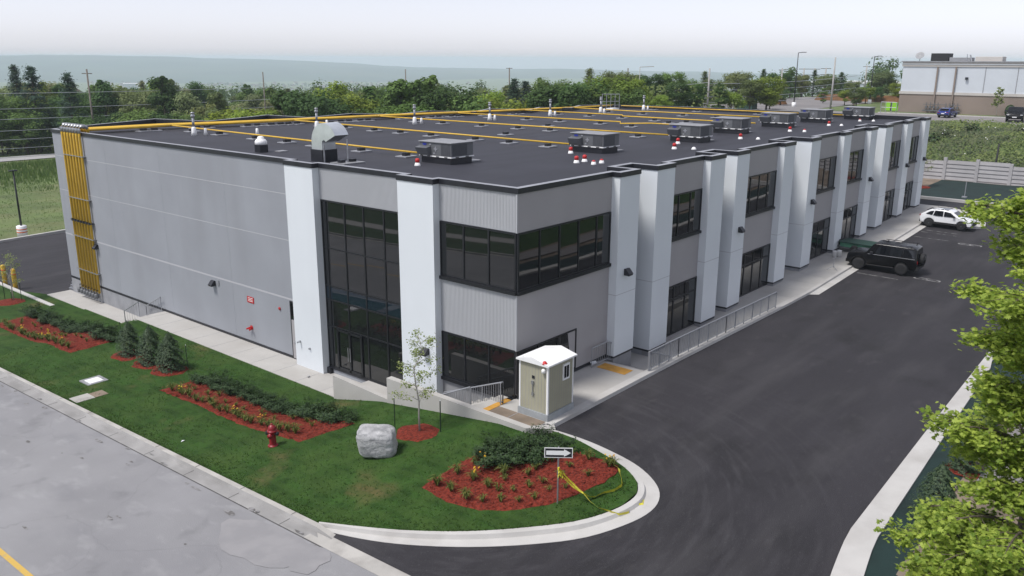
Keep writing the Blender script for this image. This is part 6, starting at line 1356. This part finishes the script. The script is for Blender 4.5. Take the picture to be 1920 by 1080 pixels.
for j, (x, y, zt, k, cc, px) in enumerate(TREES):
    p = TP[k][j % len(TP[k])]
    zg = terrain2(x, y); H = max(3.5, zt-zg+(.4 if px < 990 else 1.5 if zt < 13.2 else .6))
    seg = next(s for lim, s in SEG if px <= lim); key = (cc, k, seg); cnt[key] = cnt.get(key, 0)+1
    c = TC[cc]; v = rnd.uniform(.82, 1.2); colr = (c[0]*v*rnd.uniform(.92, 1.08), c[1]*v, c[2]*v*rnd.uniform(.9, 1.1), 1)
    if id(p) in tfresh:
        tfresh.discard(id(p)); o = p
        for ch in o.children: ch.color = colr
    else: o = dup(p, color=colr)
    wf = rnd.uniform(.98, 1.28)*(1.32 if H < 9 else 1.2 if H < 12 else 1.0)*(.85 if k == 'pine' else 1)
    o.location = (x, y, zg-.1); o.scale = (H/10*wf, H/10*wf, H/10); o.rotation_euler.z = rnd.uniform(0, 6.28)
    o['seg'] = seg; tag(o, 'x', 'tree', 'trees of the far tree line'); o['lab'] = CN[cc]+' '+KN[k]
for key_lab in set((o['lab'], o['seg']) for o in col.objects if 'lab' in o):
    os_ = [o for o in col.objects if 'lab' in o and (o['lab'], o['seg']) == key_lab]
    os_.sort(key=lambda o: math.atan2(o.location.x-cam.location.x, o.location.y-cam.location.y))
    for i, o in enumerate(os_):
        o['label'] = (key_lab[0]+' '+key_lab[1]) if len(os_) == 1 else (('left' if i == 0 else 'right')+' of two '+key_lab[0]+'s '+key_lab[1] if len(os_) == 2 else ordw(i)+' from left of '+key_lab[0]+'s '+key_lab[1])
for o in list(col.objects):
    for k in ('lab', 'seg'):
        if k in o: del o[k]
# understory brush and distant woods (no one could count them)
m = MB().use(L_['weeds']); rg = random.Random(23)
for i in range(48000):
    a = R(rg.uniform(22, 74)); d = rg.uniform(148, 215); x = cam.location.x+d*math.cos(a); y = cam.location.y+d*math.sin(a)
    if x > 110 and y < 66: continue
    if a > R(60) and d < 189.5: continue
    leafquad(m, Vector((x, y, terrain2(x, y)+rg.random()**1.3*4.6)), Vector((-1, -1, .8)), rg.uniform(.11, .24), rg)
o = m.build('brush'); tag(o, 'tangled undergrowth between the trees of the far tree line', kind='stuff')
m = MB().use(L_['tree'])
def blobwood(a0, a1, d0, d1, n, h, cone=False, per=60, cs=.07):
    for i in range(n):
        a = R(rg.uniform(a0, a1)); d = rg.uniform(d0, d1); x = cam.location.x+d*math.cos(a); y = cam.location.y+d*math.sin(a); z = terrain2(x, y); hh = h*rg.uniform(.6, 1.2); w = hh*(.18 if cone else .40)
        lob = [(rg.uniform(-.55, .55)*w, rg.uniform(-.55, .55)*w, rg.uniform(.35, .82)*hh, w*rg.uniform(.35, .65)) for _ in range(7)]
        for k in range(per):
            if cone:
                f = rg.random(); r_ = w*(1-f)**.8; b = rg.uniform(0, 6.28); p = Vector((math.cos(b)*r_, math.sin(b)*r_, hh*(.1+.9*f))); nn = Vector((math.cos(b), math.sin(b), .6))
            else:
                lx, ly, lz, lr = lob[k % 7]; nn = Vector((rg.gauss(0, 1), rg.gauss(0, 1), rg.gauss(0, 1))).normalized(); p = Vector((lx, ly, lz))+nn*lr*rg.uniform(.6, 1.1); nn += Vector((0, 0, .5))
            if p.z < .3: p.z = .3+rg.random()
            leafquad(m, Vector((x, y, z))+p, nn, hh*cs*rg.uniform(.7, 1.3), rg)
blobwood(12, 72, 300, 520, 90, 12, per=240, cs=.032); blobwood(40, 72, 260, 420, 90, 10.5, per=300, cs=.03); blobwood(10, 72, 520, 1000, 260, 14, per=110, cs=.05); blobwood(10, 72, 1000, 2600, 300, 14, per=40, cs=.09); blobwood(58.5, 62.0, 820, 900, 46, 17, True, 80, .05); blobwood(44, 60, 2600, 4200, 300, 15, per=28, cs=.12); blobwood(16, 36, 255, 420, 60, 11, per=300, cs=.03)
o = m.build('distant_woods'); o.color = (.062, .098, .042, 1); tag(o, 'far woods filling the low ground before the hills', kind='stuff')
m = MB()
for i in range(330):
    a = R(rg.uniform(44, 66) if i < 270 else rg.uniform(20, 44)); d = rg.uniform(1500, 4600); x = cam.location.x+d*math.cos(a); y = cam.location.y+d*math.sin(a); z = terrain2(x, y)
    T = Matrix.Translation((x, y, z)) @ Matrix.Rotation(rg.uniform(0, 3), 4, 'Z'); w, l, h = rg.uniform(5, 8), rg.uniform(6, 12), rg.uniform(5, 7)
    m.use(M['cornice' if rg.random() < .5 else 'housewall']); m.box(-w, w, -l, l, -3, h, T)
    m.use(M['houseroof']); m.add([tuple(T @ Vector(q)) for q in [(-w-.5, -l-.5, h), (w+.5, -l-.5, h), (0, -l-.5, h+4), (-w-.5, l+.5, h), (w+.5, l+.5, h), (0, l+.5, h+4)]], [(0, 1, 2), (5, 4, 3), (0, 2, 5, 3), (1, 4, 5, 2)])
o = m.build('distant_town'); tag(o, 'roofs of a far town at the foot of the hills', kind='stuff')
def bigbox(name, a, d, w, l, h, mt, label, cat, zoff=0):
    x = cam.location.x+d*math.cos(R(a)); y = cam.location.y+d*math.sin(R(a)); t = empty(name, (x, y, terrain2(x, y)+zoff), R(a)); tag(t, label, cat)
    m = MB().use(M[mt]); m.box(-l, l, -w, w, -4, h); m.build('wall', t); m = MB().use(M['whitep'] if mt == 'storewall' else M['houseroof']); m.prism([(-l-.5, -w-.5), (l+.5, -w-.5), (l+.5, w+.5), (-l-.5, w+.5)], h+.01, h+1.2); m.build('roof', t); return t
bigbox('warehouse', 63.6, 2500, 17, 20, 44, 'storewall', 'white warehouse far off in front of the hills', 'warehouse')
ap = bigbox('apartment_block', 18.25, 560, 24, 10, 17, 'storewall', 'pale grey apartment block beyond the trees near the store', 'building')
m = MB().use(M['rtu'])
for k in range(9):
    for z in (3, 6.5, 10, 13.5): m.box(-10.1, -10, -22+5*k, -19.5+5*k, z, z+1.8)
m.build('window', ap)
def house(a, d, w, h, rz, label):
    x = cam.location.x+d*math.cos(R(a)); y = cam.location.y+d*math.sin(R(a)); t = empty('house', (x, y, 7.6-h-w*.9), R(rz)); tag(t, label, 'house', 'houses behind the left trees')
    m = MB().use(M['housewall']); m.box(-w, w, -w, w, -8, h); m.add([(-w, -w, h), (w, -w, h), (0, -w, h+w*.9), (-w, w, h), (w, w, h), (0, w, h+w*.9)], [(0, 1, 2), (5, 4, 3)]); m.build('wall', t)
    m = MB().use(M['houseroof']); m.add([(-w-.5, -w-.5, h-.3), (0, -w-.5, h+w*.9+.15), (0, w+.5, h+w*.9+.15), (-w-.5, w+.5, h-.3), (w+.5, -w-.5, h-.3), (w+.5, w+.5, h-.3)], [(0, 1, 2, 3), (1, 4, 5, 2)]); m.build('roof', t)
    m = MB().use(M['glass']); m.box(-1, 1, -w-.05, -w, h-2.6, h-1); m.build('window', t)
house(67.6, 262, 3.0, 5.0, -20, 'gabled beige house behind the left trees, nearest one'); house(66.9, 285, 3.0, 5.0, -42, 'gabled beige house behind the left trees, right one'); house(68.3, 300, 3.0, 5.0, -8, 'gabled beige house behind the left trees, left one')
# poles and lines
def pole(x, y, zt, r, mt, arms, label, name='utility_pole', cat='utility pole'):
    zg = terrain2(x, y)-.3; H = zt-zg; t = empty(name, (x, y, zg)); tag(t, label, cat)
    m = MB().use(M[mt], True); m.tube([(0, 0, 0), (0, 0, H)], r, 8, r1=r*.7); m.build('pole', t)
    for z, L in arms:
        m = MB().use(M['wood' if mt != 'black' else mt]); m.box(-L*.62-.05, L*.62, -.06-L*.0, .06, H-z, H-z+.14); o = m.build('crossarm', t); o.rotation_euler.z = R(-45)
    return t
pole(42.4, 130, 14.0, .20, 'wood', [(.8, 1.3)], 'dark wooden pole among the trees above the yellow risers')
pole(81.7, 136.6, 13.1, .17, 'wood', [], 'thin dark pole standing clear against the far hills')
pole(111.8, 125.2, 13.6, .16, 'wood', [], 'thin dark pole rising from the trees above the first air unit')
pole(135.8, 114.4, 13.9, .20, 'wood', [(.2, 1.2)], 'pale pole against the sky left of the guard rail')
pole(156.8, 94.1, 13.9, .2, 'wood', [(5, 1.4), (7, 1.4), (9, 1.4)], 'pole with three crossarms right of the guard rail')
pole(126.4, 56.7, 14.4, .22, 'polec', [(3.2, 1.3), (5.5, 1.3)], 'grey concrete pole in the line above the third air unit')
pole(130.5, 60.6, 10.5, .14, 'wood', [], 'short thin pole just left of the grey concrete pole')
pole(159.6, 56.2, 14.3, .20, 'polec', [(.5, 1.2), (2.5, 1.2)], 'grey pole left of the tall black lamp post')
pole(193.9, 64.7, 14.0, .24, 'polec', [(.3, 2.2), (1.8, 2.2)], 'left one of the three double-armed poles beyond the far roof end')
pole(194.9, 62.3, 14.0, .24, 'polec', [(.3, 2.2), (1.8, 2.2)], 'middle one of the three double-armed poles beyond the far roof end')
pole(200.5, 61.5, 14.1, .24, 'polec', [(.3, 2.2), (1.8, 2.2)], 'right one of the three double-armed poles beyond the far roof end')
pole(135.2, 36.2, 16.5, .20, 'polec', [], 'tall bare pole between the lamp post and the store')
pole(260.8, 70.5, 14.4, .30, 'polec', [(.4, 2)], 'far pole just left of the right-hand lamp post')
def lamp(x, y, zt, ang, L, label, mt='black', base=True, r=.12):
    zg = terrain2(x, y); H = zt-zg; t = empty('street_lamp', (x, y, zg)); tag(t, label, 'street lamp', 'tall lamp posts')
    m = MB().use(M['whitep'], True); m.lathe([(.4, -.3), (.4, .9)], n=12); m.build('base', t)
    m = MB().use(M[mt], True); m.tube([(0, 0, .9), (0, 0, H)], r, 8, r1=r*.65); m.build('pole', t)
    d = Vector((math.cos(ang), math.sin(ang), 0)); m = MB().use(M[mt]); m.tube([(0, 0, H-.05), d*L+Vector((0, 0, H+.05))], .07, 6); T = Matrix.Translation(d*L+Vector((0, 0, H))) @ Matrix.Rotation(ang, 4, 'Z'); m.box(-.1, .7, -.18, .18, 0, .12, T); m.build('lamp_arm', t)
lamp(142.2, 46.0, 17.4, R(-60), .8, 'tall black lamp post against the sky, left one near the far roof corner')
lamp(165.9, 38.9, 16.8, R(-60), .8, 'tall black lamp post against the sky, right one beside the store')
lamp(120.0, 68.2, 14.6, R(-50), 2.0, 'slender grey street lamp with a small arm above the roof centre', 'polec', r=.09)
lamp(121, 58, 10.2, R(120), 2.2, 'low curved road lamp in front of the trees right of the roof centre', 'polec', r=.07)
def line(a, b, sag, label, r=.04):
    n = 16; a, b = Vector(a), Vector(b); pts = []
    for i in range(n+1):
        f = i/n; p = a.lerp(b, f); p.z -= sag*4*f*(1-f); pts.append(p)
    m = MB().use(M['wire'], True); m.tube(pts, r, 4, cap=False); o = m.build('power_line'); tag(o, label, 'cable', 'overhead cables')
zz = [11.2, 8.8, 7.2, 5.4, 4.0, 2.6, 1.2]
for i, z in enumerate(zz): line((-30, 134+i*.4, z+.4), (81.7, 132+i*.5, z-1.1), .6+.1*i, 'overhead cable before the left trees, '+ordw(i)+' from the top')
zz = [10.5, 9.6, 8.7, 7.6, 6.6]
for i, z in enumerate(zz): line((135.8, 112, z-1.0), (126.4, 56.7, z+1.3), 1.0, 'overhead cable before the middle trees, '+ordw(i)+' from the top', .042)
for i, z in enumerate([12.6, 11.4, 10.2, 9.0]): line((126.4, 56.7, z-1), (159.6, 40, z+.3), .5, 'overhead cable right of the concrete pole, '+ordw(i)+' from the top', .042)
for i, z in enumerate([6.6, 5.9, 5.2]): line((81.7, 134, z-2), (135.8, 112, z+2.2), .6, 'overhead cable left of the guard rail, '+ordw(i)+' from the top', .04)
# ------------------------------------------------------------------ the maple in front
t = empty('street_maple', (-10.9, -19.35, 1.9)); tag(t, 'sunlit yellow-green maple close to the camera at the right edge', 'tree')
rg = random.Random(77); tr = MB().use(M['bark'], True); lf = MB().use(L_['maple']); B0 = Vector((-10.9, -19.35, 1.9))
tr.tube([(0, 0, -.3), (.05, 0, 3), (0, .08, 7), (.06, 0, 10), (0, 0, 12.6)], .17, 9, r1=.03)
LEAF = []
for (a, r_) in [(-90, .10), (-62, .50), (-48, .72), (-30, .58), (-12, .95), (4, .62), (20, .98), (38, .55), (55, .85), (72, .62), (90, 1.15), (108, .62), (125, .85), (142, .55), (160, .98), (176, .62), (192, .95), (210, .58), (228, .72), (242, .50)]: LEAF.append((r_*math.cos(R(a)), r_*math.sin(R(a))+.15))
def mleaf(c, nrm, s):
    nrm = nrm.normalized(); a = Vector((rg.uniform(-1, 1), rg.uniform(-1, 1), rg.uniform(-1, 1))); u = nrm.cross(a)
    if u.length < 1e-3: return
    u.normalize(); w = nrm.cross(u); fold = rg.uniform(.1, .45)
    lf.face([c+u*(x*s)+w*(y*s)+nrm*(-abs(x)*s*fold) for x, y in LEAF])
tips = [(-11.55, -17.5, 14.0), (-11.68, -18.5, 14.2), (-11.44, -18.0, 13.4), (-11.79, -17.75, 12.8), (-12.05, -18.05, 12.2), (-11.22, -18.1, 11.9), (-12.32, -17.7, 10.85), (-11.3, -17.9, 11.3), (-12.7, -18.1, 10.9), (-12.3, -18.2, 10.5), (-13.3, -17.85, 9.35), (-12.9, -18.0, 9.7), (-13.5, -18.5, 9.85), (-12.7, -18.8, 10.1), (-14.0, -18.6, 9.5), (-13.1, -18.8, 13.0), (-12.4, -18.6, 11.6), (-13.0, -18.3, 8.8), (-12.0, -18.0, 9.0), (-12.3, -17.9, 8.2)]
for i in range(46):
    a = rg.uniform(0, 6.28); z = rg.uniform(7.0, 14.6); q = rg.uniform(1.2, 2.6)*(1.0 if z < 12 else .62); p = (-10.9+math.cos(a)*q, -19.35+math.sin(a)*q, z)
    if p[1] > -18.6: continue
    tips.append(p)
for i in range(26):
    tips.append((rg.uniform(-13.6, -11.6), rg.uniform(-19.9, -18.35), rg.uniform(6.2, 9.2)))
for i in range(14):
    tips.append((rg.uniform(-12.3, -11.2), rg.uniform(-19.9, -19.0), rg.uniform(9.2, 13.6)))
for n_, tp_ in enumerate(tips):
    tip = Vector(tp_)-B0; tip -= Vector((tip.x, tip.y, 0)).normalized()*(.62 if n_ < 10 else .45 if n_ < 20 else 0); hz = math.hypot(tip.x, tip.y); z0 = max(2.5, tip.z-.25-.30*hz); base = Vector((0, 0, z0)); mid = base.lerp(tip, .55)+Vector((0, 0, .22+.05*hz))
    cur = [base.lerp(mid, f).lerp(mid.lerp(tip, f), f) for f in [k/8 for k in range(9)]]
    tr.tube(cur, .035, 6, r1=.008)
    dirv = (tip-base); dirv.z = 0; dirv.normalize(); side = Vector((-dirv.y, dirv.x, 0))
    for b in range(10):
        f = .28+.72*(b+rg.random())/10; k = min(7, int(f*8)); p0 = cur[k].lerp(cur[k+1], f*8-k); s = 1 if b % 2 else -1
        L = rg.uniform(.35, .75)*(1.15-.55*f); e_ = p0+(side*s*.8+dirv*.7)*L+Vector((0, 0, rg.uniform(-.12, .12)-.12*L))
        if b == 9: e_ = tip+dirv*.18-Vector((0, 0, .08))
        tr.tube([p0, p0.lerp(e_, .5)+Vector((0, 0, .04)), e_], .008, 4, r1=.003)
        for q in range(74):
            u = rg.random()**.7; p = p0.lerp(e_, .15+.9*u)+Vector((rg.gauss(0, .075), rg.gauss(0, .075), rg.gauss(-.02, .065)))
            mleaf(p, Vector((rg.gauss(0, .45), rg.gauss(0, .45), 1.0)), rg.uniform(.032, .062))
lf.build('crown', t); tr.build('trunk', t)
# ------------------------------------------------------------------ air
m = MB(); m.box(-9400, 9400, -9400, 9400, -420, 30)
hz = bpy.data.materials.new('haze'); hz.use_nodes = True; nt = hz.node_tree; nt.nodes.clear()
out = nt.nodes.new("ShaderNodeOutputMaterial"); pv = nt.nodes.new("ShaderNodeVolumePrincipled")
pv.inputs["Color"].default_value = (.79, .905, 1.0, 1); pv.inputs["Density"].default_value = 1.9e-4; pv.inputs["Anisotropy"].default_value = 0.0
nt.links.new(pv.outputs[0], out.inputs["Volume"])
m.use(hz); o = m.build('haze'); o['kind'] = 'stuff'; o['label'] = 'thin pale summer haze filling the air towards the hills'
print('faces', sum(len(o.data.polygons) for o in col.objects if o.type == 'MESH'), 'objects', len(col.objects))
